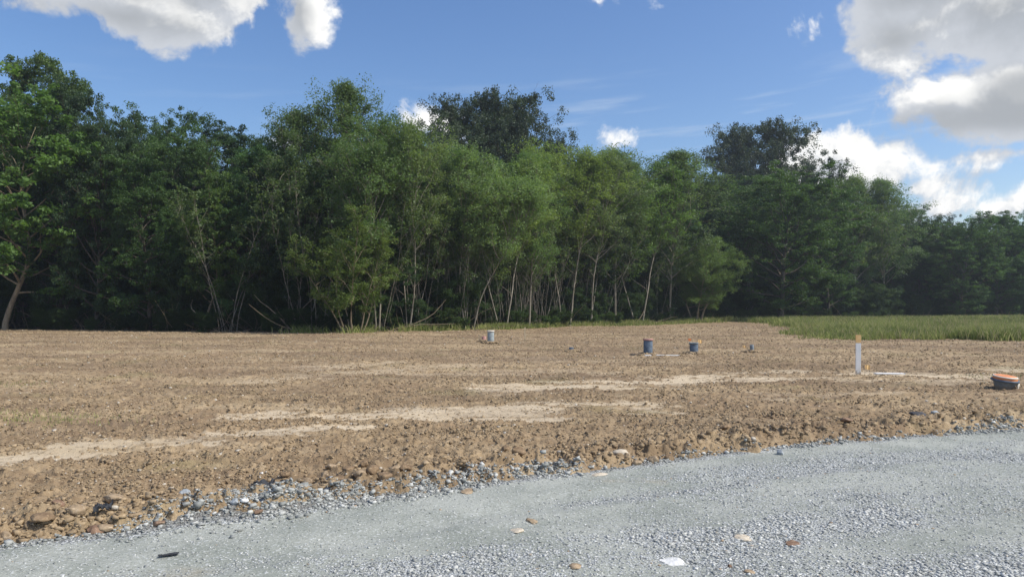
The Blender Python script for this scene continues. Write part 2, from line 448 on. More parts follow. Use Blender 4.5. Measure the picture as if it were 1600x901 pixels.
m_clod = stone_mat('earth_clod', (.235, .17, .102), (.42, .32, .20), (.55, .50, .42), .95, .97)

# gravel on the road
N = 520000
gx_ = rng.uniform(-7, 11, N); gt = rng.uniform(-.1, 6.2, N) ; gy_ = road_edge(gx_) - gt
keep = (gy_ > 2.0) & (np.abs(gx_) < gy_ * .85 + 1.2)
gx_, gy_ = gx_[keep], gy_[keep]
lm = loose(gx_, gy_) * (1 - .6 * sst(edge_d(gx_, gy_), -.9, -.3)); pr = .14 + .86 * lm ** 1.1
keep = rng.random(len(gx_)) < pr * np.clip(.35 + (7.5 - gy_) * .12, .35, .85)
gx_, gy_, lm = gx_[keep], gy_[keep], lm[keep]
sz = .006 + .015 * rng.random(len(gx_)) ** 2.8 * (.5 + lm * .8)
P = np.stack([gx_, gy_, road_h(gx_, gy_) + sz * .08], 1)
V, F = scatter_blocks(P, sz, .42, .45)
tn = np.repeat(rng.random(len(sz)) ** 1.1, 6); od = np.repeat(rng.random(len(sz)), 6)
tag(mobj('gravel', mesh_np('road_gravel', V, F, m_gravel, False, {'tint': ('FACE', tn), 'odd': ('FACE', od)})), 'loose crushed stone strewn over the grey road', kind='stuff')
print('gravel', len(sz))
# windrow
N = 110000
gx_ = rng.uniform(-7, 11, N); ww = windrow(gx_); u = rng.normal(.45, .36, N); gy_ = road_edge(gx_) + ww * u + (rng.random(N) - .5) * .06
keep = (rng.random(N) < .12 + .88 * sst(ww, .12, .5)) & (gy_ > 2)
gx_, gy_, u, ww = gx_[keep], gy_[keep], u[keep], ww[keep]
clump = fbm(gx_, gy_, 2.5, 3)
keep = rng.random(len(gx_)) < .22 + .78 * sst(clump, .38, .58); gx_, gy_, ww = gx_[keep], gy_[keep], ww[keep]
sz = .006 + .016 * rng.random(len(gx_)) ** 3 + .03 * rng.random(len(gx_)) ** 26
gz = ground_z(gx_, gy_)
P = np.stack([gx_, gy_, gz + sz * .2], 1)
V, F = scatter_blocks(P, sz, .55, .46)
tn = np.repeat(rng.random(len(sz)) ** 2.3 * .85, 6); od = np.repeat(rng.random(len(sz)), 6)
tag(mobj('gravel', mesh_np('windrow_gravel', V, F, m_gravel, False, {'tint': ('FACE', tn), 'odd': ('FACE', od)})), 'heaped coarse grey stone along the edge between road and dirt', kind='stuff')
print('windrow', len(sz))
# clods over the dirt
N = 330000
rr = 5 * np.exp(rng.random(N) * math.log(62 / 5)); aa = rng.uniform(-.80, .80, N)
cx = rr * np.sin(aa); cy_ = rr * np.cos(aa); cd = edge_d(cx, cy_)
keep = cd > windrow(cx) * .6 + .03
cx, cy_, cd = cx[keep], cy_[keep], cd[keep]; sm_ = sand_mask(cx, cy_); cl_ = fbm(cx, cy_, 1.6, 4)
keep = (rng.random(len(cx)) < (.25 + .75 * sst(cl_, .4, .62)) * (1 - .93 * sm_)) & (grass_mask(cx, cy_) < .4)
cx, cy_, cd = cx[keep], cy_[keep], cd[keep]
sz = .006 + (.024 + .022 * np.exp(-(cd / .7) ** 2)) * rng.random(len(cx)) ** 5 + np.hypot(cx, cy_) * .00062 * (.5 + rng.random(len(cx)))
V, F = scatter_blocks(np.stack([cx, cy_, dirt_h(cx, cy_) + sz * .05], 1), sz, .6, .42)
tn = np.repeat(rng.random(len(sz)), 6); od = np.repeat(rng.random(len(sz)), 6)
tag(mobj('clods', mesh_np('earth_clods', V, F, m_clod, False, {'tint': ('FACE', tn), 'odd': ('FACE', od)})), 'small brown clods and pebbles strewn over the dirt lot', kind='stuff')
print('clods', len(sz))


# single rocks
def ico(sub, r=1.0):
    import bmesh
    bm = bmesh.new(); bmesh.ops.create_icosphere(bm, subdivisions=sub, radius=r)
    V = np.array([v.co[:] for v in bm.verts]); F = np.array([[v.index for v in f.verts] for f in bm.faces]); bm.free(); return V, F
ICO_V, ICO_F = ico(3)
def rock_mesh(name, sx, sy, sz, seed, mat, planes=13, rough=.16):
    r = np.random.default_rng(seed); V = ICO_V.copy()
    for k in range(planes):           # chip flat faces off a ball
        n = r.normal(size=3); n /= np.linalg.norm(n); d = r.uniform(.55, .85)
        h = V @ n; over = h > d; V[over] -= np.outer((h[over] - d), n)
    V += (fbm(V[:, 0] * 1.3 + V[:, 2] + seed, V[:, 1] * 1.3 - V[:, 2], 2.4, 4, .6)[:, None] - .5) * rough * 3 * ICO_V
    V *= np.array([sx, sy, sz]) * .5
    return mesh_np(name, V, ICO_F, mat, False)
def plain_rock_mat(name, c1, c2, c3, rough=.9):
    mt, t, b = new_mat(name, rough); geo = t.node('ShaderNodeTexCoord').outputs['Object']
    n = t.noise(geo, 9, 6, .65); n2 = t.noise(geo, 40, 5, .65)
    c = t.mix(t.smooth(n, .35, .65), c1, c2); c = t.mix(t.smooth(n2, .55, .7), c, c3)
    t.put(b.inputs['Base Color'], c)
    bp = t.node('ShaderNodeBump'); bp.inputs['Strength'].default_value = .7; bp.inputs['Distance'].default_value = .01; t.put(bp.inputs['Height'], t.m('ADD', n, n2)); t.put(b.inputs['Normal'], bp.outputs[0])
    return mt
m_tan = plain_rock_mat('tan_clay_rock', (.26, .19, .12), (.38, .29, .19), (.52, .42, .30))
m_red = plain_rock_mat('red_clay_rock', (.17, .105, .07), (.26, .17, .115), (.38, .28, .20))
m_pale = plain_rock_mat('pale_rock', (.46, .40, .31), (.58, .51, .40), (.68, .62, .52))
m_white = plain_rock_mat('white_rock', (.60, .61, .60), (.72, .72, .70), (.80, .80, .78))
m_grey = plain_rock_mat('grey_rock', (.26, .29, .31), (.38, .41, .43), (.52, .55, .57))
m_brown = plain_rock_mat('brown_clod', (.17, .115, .068), (.27, .19, .115), (.36, .27, .17))
m_dark = plain_rock_mat('dark_rock', (.05, .052, .06), (.10, .10, .11), (.18, .18, .19))
def rock(px, py, wpx, hpx, mat, label, cat='rock', group=None, seed=0, depth=.8, name='rock', sink=.35):
    D = dist_of(py + hpx * .5); x, y = at(px, D); sx = wpx / F_PX * D; sz = max(hpx / F_PX * D * (.85 if mat not in (m_pale, m_white) else .75), .012)
    if depth >= .95: depth = hpx / wpx * D / EYE * 1.0; sz = .016; sink = .9      # thin flat pieces trodden into the road
    y += sx * depth * .3
    me = rock_mesh(name, sx, sx * depth, sz * (1 + sink), seed + int(px) * 7 + int(py), mat)
    o = mobj(name, me, None, (x, y, float(ground_z(x, y)[0]) + sz * (.5 - sink * .6)))
    o.rotation_euler = (random.uniform(-.12, .12), random.uniform(-.12, .12), random.uniform(-.5, .5))
    return tag(o, label, cat, group)
rock(970, 712, 34, 17, m_pale, 'pale tan boulder on the dirt bank above the road edge, right of the stone heap')
rock(118, 818, 32, 22, m_tan, 'rounded pale yellow rock at the far left end of the road edge')
rock(176, 797, 44, 14, m_tan, 'flat tan slab of clay lying over torn black fabric at left')
rock(10, 840, 30, 18, m_tan, 'tan clod in the left corner where road and dirt meet')
rock(62, 832, 42, 15, m_brown, 'rough grey brown lump of earth left of the pale yellow rock')
rock(88, 806, 26, 18, m_red, 'reddish clay lump behind the pale yellow rock')
rock(150, 828, 32, 16, m_red, 'reddish brown clod at the foot of the tan slab')
rock(168, 829, 26, 10, m_tan, 'low tan stone between road and black fabric at left')
rock(250, 822, 22, 9, m_red, 'rust coloured stone low in the grey stone heap, left part')
rock(405, 806, 16, 8, m_red, 'small rust coloured stone at the foot of the stone heap by the black fabric')
rock(290, 783, 20, 12, m_grey, 'big pale grey stone at the top left of the stone heap')
rock(368, 798, 16, 13, m_grey, 'whitish grey stone jutting from the middle of the stone heap')
rock(383, 802, 14, 8, m_white, 'small white stone right beside the whitish grey stone in the heap')
rock(735, 741, 22, 10, m_grey, 'large flat grey stone near the right end of the stone heap')
rock(730, 764, 26, 10, m_tan, 'flat tan clay patch stuck on the road left of centre', depth=1.3)
rock(938, 737, 38, 5, m_pale, 'long pale flat stone on the road edge below the tan boulder', depth=1.2)
rock(830, 811, 20, 9, m_tan, 'tan stone on the road, upper of the pair near the middle', depth=1.1)
rock(808, 825, 26, 10, m_pale, 'pale tan flat stone on the road, lower left of the pair near the middle', depth=1.2)
rock(900, 876, 24, 12, m_tan, 'yellow brown stone at the bottom centre of the road', depth=1.0)
rock(1160, 833, 36, 11, m_pale, 'pale sandy slab on the loose stones right of centre', depth=1.2)
rock(1050, 868, 44, 14, m_white, 'white flat stone at the bottom of the road, right of centre', depth=1.0)
rock(1168, 887, 20, 8, m_tan, 'small tan stone at the bottom edge below the pale sandy slab', depth=1.0)
rock(1240, 841, 26, 10, m_red, 'brownish red stone cluster right of the pale sandy slab', depth=1.0)
rock(1138, 878, 10, 6, m_red, 'dark red stone left of the small tan stone at the bottom')
rock(1437, 651, 30, 11, m_dark, 'dark blue grey rock on the dirt near the road at right')
rock(1460, 650, 16, 8, m_grey, 'light grey stone beside the dark rock at right')
rock(1322, 673, 20, 9, m_red, 'reddish clay clod on the dirt above the road at right')
rock(1135, 677, 22, 9, m_brown, 'grey brown clod half buried in the dirt right of centre')
rock(1546, 655, 18, 9, m_pale, 'pale stone at the right end of the road edge')
rock(1218, 704, 14, 11, m_grey, 'upright pale grey stone on the road edge right of centre')
rock(240, 670, 9, 4, m_pale, 'pale stone on the dirt at left above the sandy track')
rock(273, 741, 9, 4, m_pale, 'pale chip on the dirt between sandy track and stone heap')
rock(410, 745, 9, 7, m_white, 'small whitish stone on the dirt above the right end of the left heap')
rock(166, 691, 9, 4, m_pale, 'pale pebble beside the sandy wheel track at far left')
for k, (px, py, wp, hp) in enumerate([(545, 742, 22, 12), (563, 752, 18, 12), (583, 748, 24, 13), (600, 757, 26, 14), (618, 741, 16, 9), (650, 741, 30, 12), (530, 757, 18, 9), (508, 750, 14, 9),
                                      (570, 736, 14, 9), (632, 751, 18, 10), (480, 756, 16, 10), (690, 735, 16, 9), (445, 751, 14, 8), (520, 735, 18, 9), (810, 722, 22, 11), (850, 724, 16, 9), (1020, 715, 18, 12), (1045, 712, 14, 10), (790, 712, 16, 7), (995, 722, 14, 8)]):
    rock(px, py, wp * 1.25, hp * 1.2, [m_brown, m_tan, m_brown][k % 3], 'brown clay clod on the bank along the road edge', 'clod', 'clay clods on the bank', seed=k, name='clay_clod')

# torn black fabric
m_fab, t, b = new_mat('black_geotextile', .7)
geo = t.node('ShaderNodeTexCoord').outputs['Object']
t.put(b.inputs['Base Color'], t.mix(t.noise(geo, 30, 4, .6), (.015, .017, .022), (.07, .075, .085)))
def fabric(px, py, wpx, dpx, label, rz, lift=.03):
    D = dist_of(py); x, y = at(px, D); Wd = wpx / F_PX * D; n = 26
    u, v = np.meshgrid(np.linspace(-1, 1, n), np.linspace(-1, 1, n)); u = u.ravel(); v = v.ravel()
    e = 1 - .35 * fbm(u * 2 + px, v * 2, 1.5, 3)
    lx = u * Wd * .5 * e; ly = v * Wd * .5 * dpx * e
    c, s = math.cos(rz), math.sin(rz); wx_ = x + lx * c - ly * s; wy_ = y + lx * s + ly * c
    z = ground_z(wx_, wy_) + lift * (.3 + 1.5 * fbm(u * 3 + px, v * 3, 1.2, 3)) + .006
    z0 = float(z.min())
    top = np.stack([wx_ - x, wy_ - y, z - z0], 1); bot = top - (0, 0, .003)
    V = np.concatenate([top, bot]); i = np.arange(n - 1)[:, None] * n; j = np.arange(n - 1)[None, :]
    Ft = np.stack([i + j, i + j + 1, i + n + j + 1, i + n + j], -1).reshape(-1, 4); Fb = Ft[:, ::-1] + n * n
    o = mobj('fabric_scrap', mesh_np('fabric_scrap', V, np.concatenate([Ft, Fb]), m_fab, True), None, (x, y, z0))
    return tag(o, label, 'fabric scrap')
fabric(165, 822, 30, .7, 'black fabric scrap poking out under the tan slab at left', .3, .05)
fabric(412, 782, 46, .35, 'torn black fabric lying along the top of the left stone heap', .5, .04)
fabric(268, 866, 34, .3, 'small dark fabric scrap lying flat on the road at lower left', .4, .008)
fabric(525, 759, 26, .3, 'thin black fabric edge between the brown clods and the stone heap', .4, .03)


# ------------------------------------------------------------------ trees
def leaf_mat(name, c_dark, c_light, trans=.35):
    mt = bpy.data.materials.new(name); mt.use_nodes = True; t = NT(mt.node_tree); t.n.clear()
    a = t.attr('tint'); oc = t.node('ShaderNodeObjectInfo').outputs['Color']
    c = t.mix(a, c_dark, c_light)
    c = t.mix(1.0, c, oc, 'MULTIPLY')
    d = t.node('ShaderNodeBsdfPrincipled'); t.put(d.inputs['Base Color'], c); d.inputs['Roughness'].default_value = .55; d.inputs['Specular IOR Level'].default_value = .3
    tr = t.node('ShaderNodeBsdfTranslucent'); t.put(tr.inputs['Color'], t.mix(1.0, c, (1.25, 1.35, .55), 'MULTIPLY'))
    mx = t.node('ShaderNodeMixShader'); mx.inputs[0].default_value = trans; t.l.new(d.outputs[0], mx.inputs[1]); t.l.new(tr.outputs[0], mx.inputs[2])
    o = t.node('ShaderNodeOutputMaterial'); t.l.new(mx.outputs[0], o.inputs[0])
    return mt
def bark_mat(name, c1, c2, c3):
    mt, t, b = new_mat(name, .9); geo = t.node('ShaderNodeTexCoord').outputs['Object']
    g2 = t.vm('MULTIPLY', geo, (1, 1, .3))
    n = t.noise(g2, 6, 6, .65); n2 = t.noise(g2, 30, 4, .6)
    c = t.mix(t.smooth(n, .35, .65), c1, c2); c = t.mix(t.smooth(n2, .56, .68), c, c3); t.put(b.inputs['Base Color'], c)
    bp = t.node('ShaderNodeBump'); bp.inputs['Strength'].default_value = .8; bp.inputs['Distance'].default_value = .02; t.put(bp.inputs['Height'], n2); t.put(b.inputs['Normal'], bp.outputs[0])
    return mt
L_dense = leaf_mat('dense_leaves', (.032, .058, .024), (.090, .150, .050), .36)
L_light = leaf_mat('light_leaves', (.078, .125, .052), (.185, .260, .105), .42)
L_maple = leaf_mat('large_leaves', (.060, .110, .030), (.150, .235, .065), .42)
L_pine = leaf_mat('dark_leaves', (.030, .048, .028), (.070, .100, .055), .25)
B_dark = bark_mat('dark_bark', (.06, .05, .04), (.12, .10, .08), (.19, .17, .14))
B_pale = bark_mat('pale_bark', (.17, .15, .115), (.32, .29, .235), (.09, .075, .055))
B_tan = bark_mat('tan_bark', (.20, .16, .11), (.32, .26, .18), (.11, .09, .06))


class Wood:
    """collects tapered tubes into one mesh"""
    def __init__(s): s.V = []; s.F = []; s.n = 0
    def tube(s, pts, r0, r1, sides=6, power=1.0):
        pts = np.asarray(pts, float); m = len(pts)
        tg = np.gradient(pts, axis=0); tg /= np.linalg.norm(tg, axis=1)[:, None] + 1e-9
        up = np.where(np.abs(tg[:, 2:3]) > .9, np.array([[1., 0, 0]]), np.array([[0, 0, 1.]]))
        a = np.cross(tg, up); a /= np.linalg.norm(a, axis=1)[:, None] + 1e-9; b_ = np.cross(tg, a)
        rr_ = r1 + (r0 - r1) * (1 - np.linspace(0, 1, m) ** power)
        th = np.arange(sides) / sides * 2 * np.pi
        ring = pts[:, None, :] + rr_[:, None, None] * (np.cos(th)[None, :, None] * a[:, None, :] + np.sin(th)[None, :, None] * b_[:, None, :])
        s.V.append(ring.reshape(-1, 3))
        i = np.arange(m - 1)[:, None] * sides; j = np.arange(sides)[None, :]; jn = (j + 1) % sides
        s.F.append(np.stack([i + j, i + jn, i + sides + jn, i + sides + j], -1).reshape(-1, 4) + s.n); s.n += m * sides
    def mesh(s, name, mat): return mesh_np(name, np.concatenate(s.V), np.concatenate(s.F), mat, True)


def leaves_mesh(name, C, spread, per, size, mat, r, up=.5, flat=.8, aspect=.55, ctint=None, droop=0.0):
    """C: clump centres; per leaves round each; leaf = folded diamond"""
    n = len(C) * per
    c = np.repeat(C, per, 0); sp = np.repeat(spread if np.ndim(spread) else np.full(len(C), spread), per)
    off = r.normal(size=(n, 3)); off /= np.linalg.norm(off, axis=1)[:, None]; off *= (r.random(n) ** .45)[:, None]
    off[:, 2] *= flat
    P = c + off * sp[:, None]
    nrm = r.normal(size=(n, 3)) + np.array([0, 0, up * 2]) + off * .6; nrm /= np.linalg.norm(nrm, axis=1)[:, None]
    d = r.normal(size=(n, 3)) + off * 1.0 - np.array([0, 0, droop]); d -= nrm * (d * nrm).sum(1)[:, None]; d /= np.linalg.norm(d, axis=1)[:, None] + 1e-9
    s_ = np.cross(nrm, d); L = size * (.6 + .8 * r.random(n)); Wd = L * aspect
    a = P - d * (L * .5)[:, None]; b_ = P + s_ * (Wd * .5)[:, None] + nrm * (L * .08)[:, None]; e = P + d * (L * .5)[:, None]; f = P - s_ * (Wd * .5)[:, None] + nrm * (L * .08)[:, None]
    V = np.stack([a, b_, e, f], 1).reshape(-1, 3); F = np.arange(n * 4).reshape(-1, 4)
    ct = np.repeat(r.random(len(C)) if ctint is None else ctint, per)
    tint = np.clip(.55 * ct + .45 * r.random(n), 0, 1)
    return mesh_np(name, V, F, mat, False, {'tint': ('FACE', tint)})


def bend(p0, d0, L, n, r, wander=.12, lift=0.0):
    p = np.array(p0, float); d = np.array(d0, float); d /= np.linalg.norm(d); out = [p.copy()]
    for k in range(n):
        d = d + r.normal(0, wander, 3) + np.array([0, 0, lift]); d /= np.linalg.norm(d); p = p + d * L / n; out.append(p.copy())
    return np.array(out)


def make_tree(kind, seed):
    """a prototype 10 m tall; returns (trunk mesh, crown mesh)"""
    r = np.random.default_rng(seed); W = Wood(); C = []; SP = []; LT = []
    K = dict(
        dense=dict(stems=1, tr=.16, cb=.06, rad=2.6, prof=lambda t: (1 - t ** 2.2) ** .6 * (.55 + .45 * min(1, t / .3)), limbs=50, tw=10, per=70, size=.10, sp=.36, lift=.06, bark=B_dark, leaf=L_dense, ang=.35),
        round=dict(stems=1, tr=.17, cb=.10, rad=3.1, prof=lambda t: math.sqrt(max(0, 1 - ((t - .5) / .56) ** 2)), limbs=48, tw=11, per=70, size=.10, sp=.36, lift=.08, bark=B_dark, leaf=L_dense, ang=.4),
        slender=dict(stems=2, tr=.050, cb=.43, rad=2.1, prof=lambda t: (1 - t ** 2.5) ** .7 * (.5 + .5 * min(1, t / .3)), limbs=30, tw=8, per=46, size=.090, sp=.36, lift=.14, bark=B_pale, leaf=L_light, ang=.9),
        airy=dict(stems=1, tr=.07, cb=.26, rad=2.3, prof=lambda t: (1 - t ** 1.3) ** .8 * (.6 + .4 * min(1, t / .3)), limbs=40, tw=8, per=58, size=.085, sp=.42, lift=.12, bark=B_pale, leaf=L_light, ang=.8),
        tall=dict(stems=1, tr=.15, cb=.45, rad=2.5, prof=lambda t: math.sqrt(max(0, 1 - ((t - .5) / .55) ** 2)) * (.85 + .3 * r.random()), limbs=44, tw=10, per=80, size=.095, sp=.33, lift=.10, bark=B_dark, leaf=L_pine, ang=.6),
        maple=dict(stems=1, tr=.13, cb=.22, rad=3.0, prof=lambda t: math.sqrt(max(0, 1 - ((t - .45) / .6) ** 2)), limbs=40, tw=8, per=52, size=.16, sp=.38, lift=.03, bark=B_tan, leaf=L_maple, ang=.35),
        multi=dict(stems=7, tr=.07, cb=.22, rad=1.3, prof=lambda t: .5 + .5 * math.sin(math.pi * min(1, t + .15)), limbs=13, tw=6, per=34, size=.13, sp=.40, lift=.08, bark=B_tan, leaf=L_maple, ang=.7),
        feather=dict(stems=4, tr=.13, cb=.25, rad=2.6, prof=lambda t: math.sqrt(max(0, 1 - ((t - .45) / .58) ** 2)), limbs=26, tw=7, per=70, size=.10, sp=.50, lift=.07, bark=B_tan, leaf=L_light, ang=.35),
        bush=dict(stems=5, tr=.05, cb=.05, rad=2.6, prof=lambda t: math.sqrt(max(0, 1 - (t / 1.05) ** 2)), limbs=14, tw=6, per=52, size=.22, sp=.70, lift=.08, bark=B_dark, leaf=L_dense, ang=.5),
        sapling=dict(stems=3, tr=.022, cb=.50, rad=.8, prof=lambda t: .8, limbs=9, tw=3, per=14, size=.16, sp=.35, lift=.12, bark=B_pale, leaf=L_light, ang=.8),
    )[kind]
    H = 10.0
    for s in range(K['stems']):
        ns = K['stems']; az_ = 2 * math.pi * (s + .4 * r.random()) / max(ns, 1)
        lean = {1: .03, 2: .15, 3: .20}.get(ns, .20 if kind == 'feather' else .30) * (.5 + r.random())
        if kind == 'bush': lean = .45
        Hs = H * (1 if s == 0 else r.uniform(.72, .98)) * (1 if ns < 4 else .93)
        base = np.array([math.cos(az_), math.sin(az_), 0]) * (.08 * ns if ns > 1 else 0)
        d0 = np.array([math.cos(az_) * lean, math.sin(az_) * lean, 1.0])
        if kind == 'maple': d0 = np.array([-.30, 0, 1.0])
        path = bend(base - np.array([0, 0, .3]), d0, Hs + .3, 14, r, .045 if ns > 1 else .03, .02)
        if kind == 'maple':
            zz = path[:, 2]; path[:, 0] = path[:, 0] * 0 + .9 * np.sin(np.clip(zz / 4.0, 0, 1) * math.pi * .5) - .3 * np.sin(zz * 1.1) * .5
        path[:, 2] *= Hs / path[-1, 2]
        tr = K['tr'] * (1 if s == 0 else .8); W.tube(path, tr, .012, 8 if ns < 3 else 6, .85)
        if s == 0 or ns <= 2:   # flare at the foot
            W.tube(np.array([path[0], path[0] + (path[1] - path[0]) * .7]), tr * 1.5, tr * .9, 8)
        top_i = np.linspace(0, 1, len(path))
        for q in range(K['limbs']):
            t_ = (q + r.random()) / K['limbs']; f = K['cb'] + (1 - K['cb']) * t_ ** .9; f = min(f, .985)
            p = np.array([np.interp(f, top_i, path[:, c_]) for c_ in range(3)])
            rad = K['rad'] * K['prof'](t_) * r.uniform(.78, 1.12)
            a_ = q * 2.39996 + r.random() * .9
            el_ = K['ang'] + t_ * .5 + r.normal(0, .15)
            dv = np.array([math.cos(a_) * math.cos(el_), math.sin(a_) * math.cos(el_), math.sin(el_)])
            L = max(.35, rad / max(.5, math.cos(el_)))
            lp = bend(p, dv, L, 5, r, .12, K['lift'] * .5)
            rl = max(.012, tr * (1 - f) * .55 + .008); W.tube(lp, rl, .006, 5)
            n0 = len(C); lt = r.random(); C.append(lp[-1]); SP.append(K['sp'] * .8)
            for k in range(K['tw']):
                g = r.uniform(.30, 1.0) ** (.7); pp = np.array([np.interp(g, np.linspace(0, 1, 6), lp[:, c_]) for c_ in range(3)])
                dv2 = (lp[-1] - lp[0]) / L + r.normal(0, .75, 3); dv2[2] = dv2[2] * .7 + .15
                L2 = L * r.uniform(.22, .5) * (1.1 - .4 * g) + .15
                tp = bend(pp, dv2, L2, 3, r, .15, .03); W.tube(tp, rl * .45, .004, 3)
                C.append(tp[-1]); SP.append(K['sp'] * r.uniform(.55, 1.15)); 
                if L2 > .7: C.append(tp[1]); SP.append(K['sp'] * r.uniform(.4, .8))
            LT.extend([lt] * (len(C) - n0))
        if kind in ('slender', 'airy', 'sapling'):       # bare side branches low on pale stems
            for q in range(4):
                f = r.uniform(.22, K['cb'] + .1); p = np.array([np.interp(f, top_i, path[:, c_]) for c_ in range(3)])
                a_ = r.random() * 6.28; W.tube(bend(p, (math.cos(a_), math.sin(a_), 1.1), r.uniform(.6, 1.6), 5, r, .14, .05), tr * .3, .005, 4)
        for f in np.linspace(K['cb'] + .1, .99, 26 if kind not in ('sapling', 'bush') else 6):
            C.append(np.array([np.interp(f, top_i, path[:, c_]) for c_ in range(3)]) + r.normal(0, .12, 3)); SP.append(K['sp'] * (1.1 - .5 * f)); LT.append(.3)
    C = np.array(C); SP = np.array(SP)
    zt = np.percentile(C[:, 2], 99.3) + .25; k_ = H / zt        # the crown's top is the tree's height
    C[:, 2] *= k_; over = C[:, 2] > H - .2; C[over, 2] = H - .2 - (C[over, 2] - H + .2) * .3
    for v_ in W.V: v_[:, 2] = np.where(v_[:, 2] > 0, v_[:, 2] * k_, v_[:, 2])
    # clump tint varies smoothly over the crown: whole boughs lighter or darker
    ct = np.clip(.45 * np.array(LT) + .55 * (fbm(C[:, 0] * .7 + C[:, 2] * .5 + seed, C[:, 1] * .7 - C[:, 2] * .4, 1.0, 2) * 1.6 - .3) + r.normal(0, .1, len(C)), 0, 1)
    tm = W.mesh(kind + '_trunk', K['bark'])
    cm = leaves_mesh(kind + '_crown', C, SP, K['per'], K['size'], K['leaf'], r, up=.5, flat=.55 if kind in ('dense', 'round', 'maple') else .85, ctint=ct)
    return tm, cm


CAT = dict(dense='tree', round='tree', slender='tree', airy='tree', tall='tree', maple='tree', multi='tree', feather='tree', bush='shrub', sapling='sapling')
NAME = dict(dense='dense_tree', round='round_tree', slender='slender_tree', airy='airy_tree', tall='tall_tree', maple='large_leaved_tree', multi='multi_stemmed_tree', feather='feathery_tree', bush='shrub', sapling='sapling')
PROTO = {}
for kk, seeds in dict(dense=(1, 2, 3, 4), round=(5, 6, 7), slender=(8, 9, 10), airy=(11, 12, 13), tall=(14, 15, 16), maple=(17,), multi=(18,), feather=(19, 20), bush=(21, 22, 23, 24), sapling=(25, 26, 27)).items():
    PROTO[kk] = [make_tree(kk, s) for s in seeds]
print('leaf faces', sum(len(c.polygons) for v in PROTO.values() for _, c in v))
_first = {}
_cnt = {}
def plant(kind, x, y, H, wscale, label, group=None, color=(1, 1, 1, 1), rz=None, var=None):
    n = _cnt.get(kind, 0); _cnt[kind] = n + 1
    v = (n if var is None else var) % len(PROTO[kind])
    s = H / 10.0; loc = (x, y, float(ground_z(x, y)[0]) - .05)
    rz = random.uniform(0, 6.28) if rz is None else rz
    key = (kind, v)
    if key not in _first:
        root = empty(NAME[kind], loc, rz, label, CAT[kind], group); root.scale = (s * wscale, s * wscale, s)
        tm, cm = PROTO[kind][v]
        tr = mobj('trunk' if kind != 'bush' else 'stems', tm, root); cr = mobj('crown' if kind != 'bush' else 'foliage', cm, root)
        tr.color = cr.color = color
        _first[key] = root
        return root
    r_ = copy_tree(_first[key], loc, rz, (s * wscale, s * wscale, s), label, group, color)
    return r_
def front(kind, px, D, ytop, ws, label, color=(1, 1, 1, 1), **kw):
    color = (color[0] * random.uniform(.86, 1.06), color[1], color[2] * random.uniform(.85, 1.25), 1)      # no two crowns the same green
    x, y = at(px, D); return plant(kind, x, y, (HOR - ytop) / F_PX * D + EYE, ws, label, None, color, **kw)

G1 = (1.15, 1.12, 1.05, 1); GD = (.85, .90, .90, 1); GL = (1.45, 1.38, 1.1, 1); GY = (1.6, 1.35, .75, 1); GB = (1.4, 1.45, 1.45, 1)
# leading trees, left to right
front('maple', 6, 49, 125, 1.0, 'bright green large leaved tree at the far left edge with a curving bare trunk', (1.1, 1.1, 1, 1), rz=0.2)
front('dense', -95, 56, 78, 1.0, 'dense tree cut by the left edge of the photo, behind the curving trunk', G1)
front('dense', 30, 55, 80, .8, 'tallest dense green tree of the far left mass, just right of the curving trunk', GL)
front('dense', 98, 51, 122, .62, 'dark dense tree whose loose top slopes down right of the tallest left tree', GD)
front('round', 150, 49, 172, .62, 'blackish green tree at the shoulder where the left skyline drops', GD)
front('round', 236, 60, 168, .72, 'round topped tree with sky gaps in its crown, on the left skyline', G1, var=1)
front('dense', 235, 48, 250, .95, 'lower dense tree in front of the round topped tree on the left', G1)
front('round', 300, 52, 205, .8, 'broad mid green tree left of the skyline dip', GL)
front('dense', 345, 58, 193, .9, 'flat topped dark tree behind the skyline just left of the dip', GD)
front('maple', 318, 47, 270, .7, 'leafy green tree with bright side boughs in the left third of the wood', (.8, .85, .8, 1), rz=.5)
front('dense', 385, 48, 225, .85, 'dense grey green tree right of the bright side boughs', GB)
front('dense', 420, 52, 212, .7, 'dark tree at the lowest dip of the left skyline', GD)
front('airy', 478, 49, 165, .95, 'airy tree left of the tallest feathery crown', GD)
front('airy', 538, 50, 126, .85, 'tallest feathery crowned tree left of centre', (.85, .9, .9, 1))
front('multi', 552, 42.5, 335, 1.2, 'yellow green tree with stems fanning out from one foot, standing before the dark wood', (1.15, 1.05, .9, 1))
front('slender', 592, 44, 160, .95, 'tall slim tree with two pale stems right of the fanning yellow green tree', (.9, .95, .9, 1), rz=1.2)
front('slender', 638, 46, 195, .9, 'slim tree with a leaning pale trunk and bare side branches, left of the grey post', G1, rz=4.0)
front('airy', 676, 51, 228, .9, 'light green tree filling between the two leaning pale trunks', G1)
front('slender', 733, 50, 232, 1.1, 'light green tree on paired pale trunks just left of the grey post', GL, rz=2.2)
front('slender', 786, 53, 238, 1.1, 'light green tree with one thin pale trunk behind the wooden lath', GL, rz=.3)
front('airy', 826, 57, 236, 1.0, 'light crowned tree above the thicket of bare stems, left part', G1)
front('slender', 884, 63, 228, 1.15, 'light crowned tree over the brightest upright pale trunks at the centre', GL, rz=5.2)
front('slender', 922, 66, 236, 1.1, 'light crowned tree with a long slanting branch right of centre', G1, rz=3.5)
front('airy', 962, 69, 232, 1.15, 'broad airy tree behind the two forked pale trunks', GD)
front('slender', 998, 70, 245, 1.2, 'tree on two pale trunks parting like a V right of centre', (1.3, 1.3, 1, 1), rz=0.1)
front('airy', 1046, 75, 240, 1.3, 'feathery tree above the small spreading tree right of centre', GD)
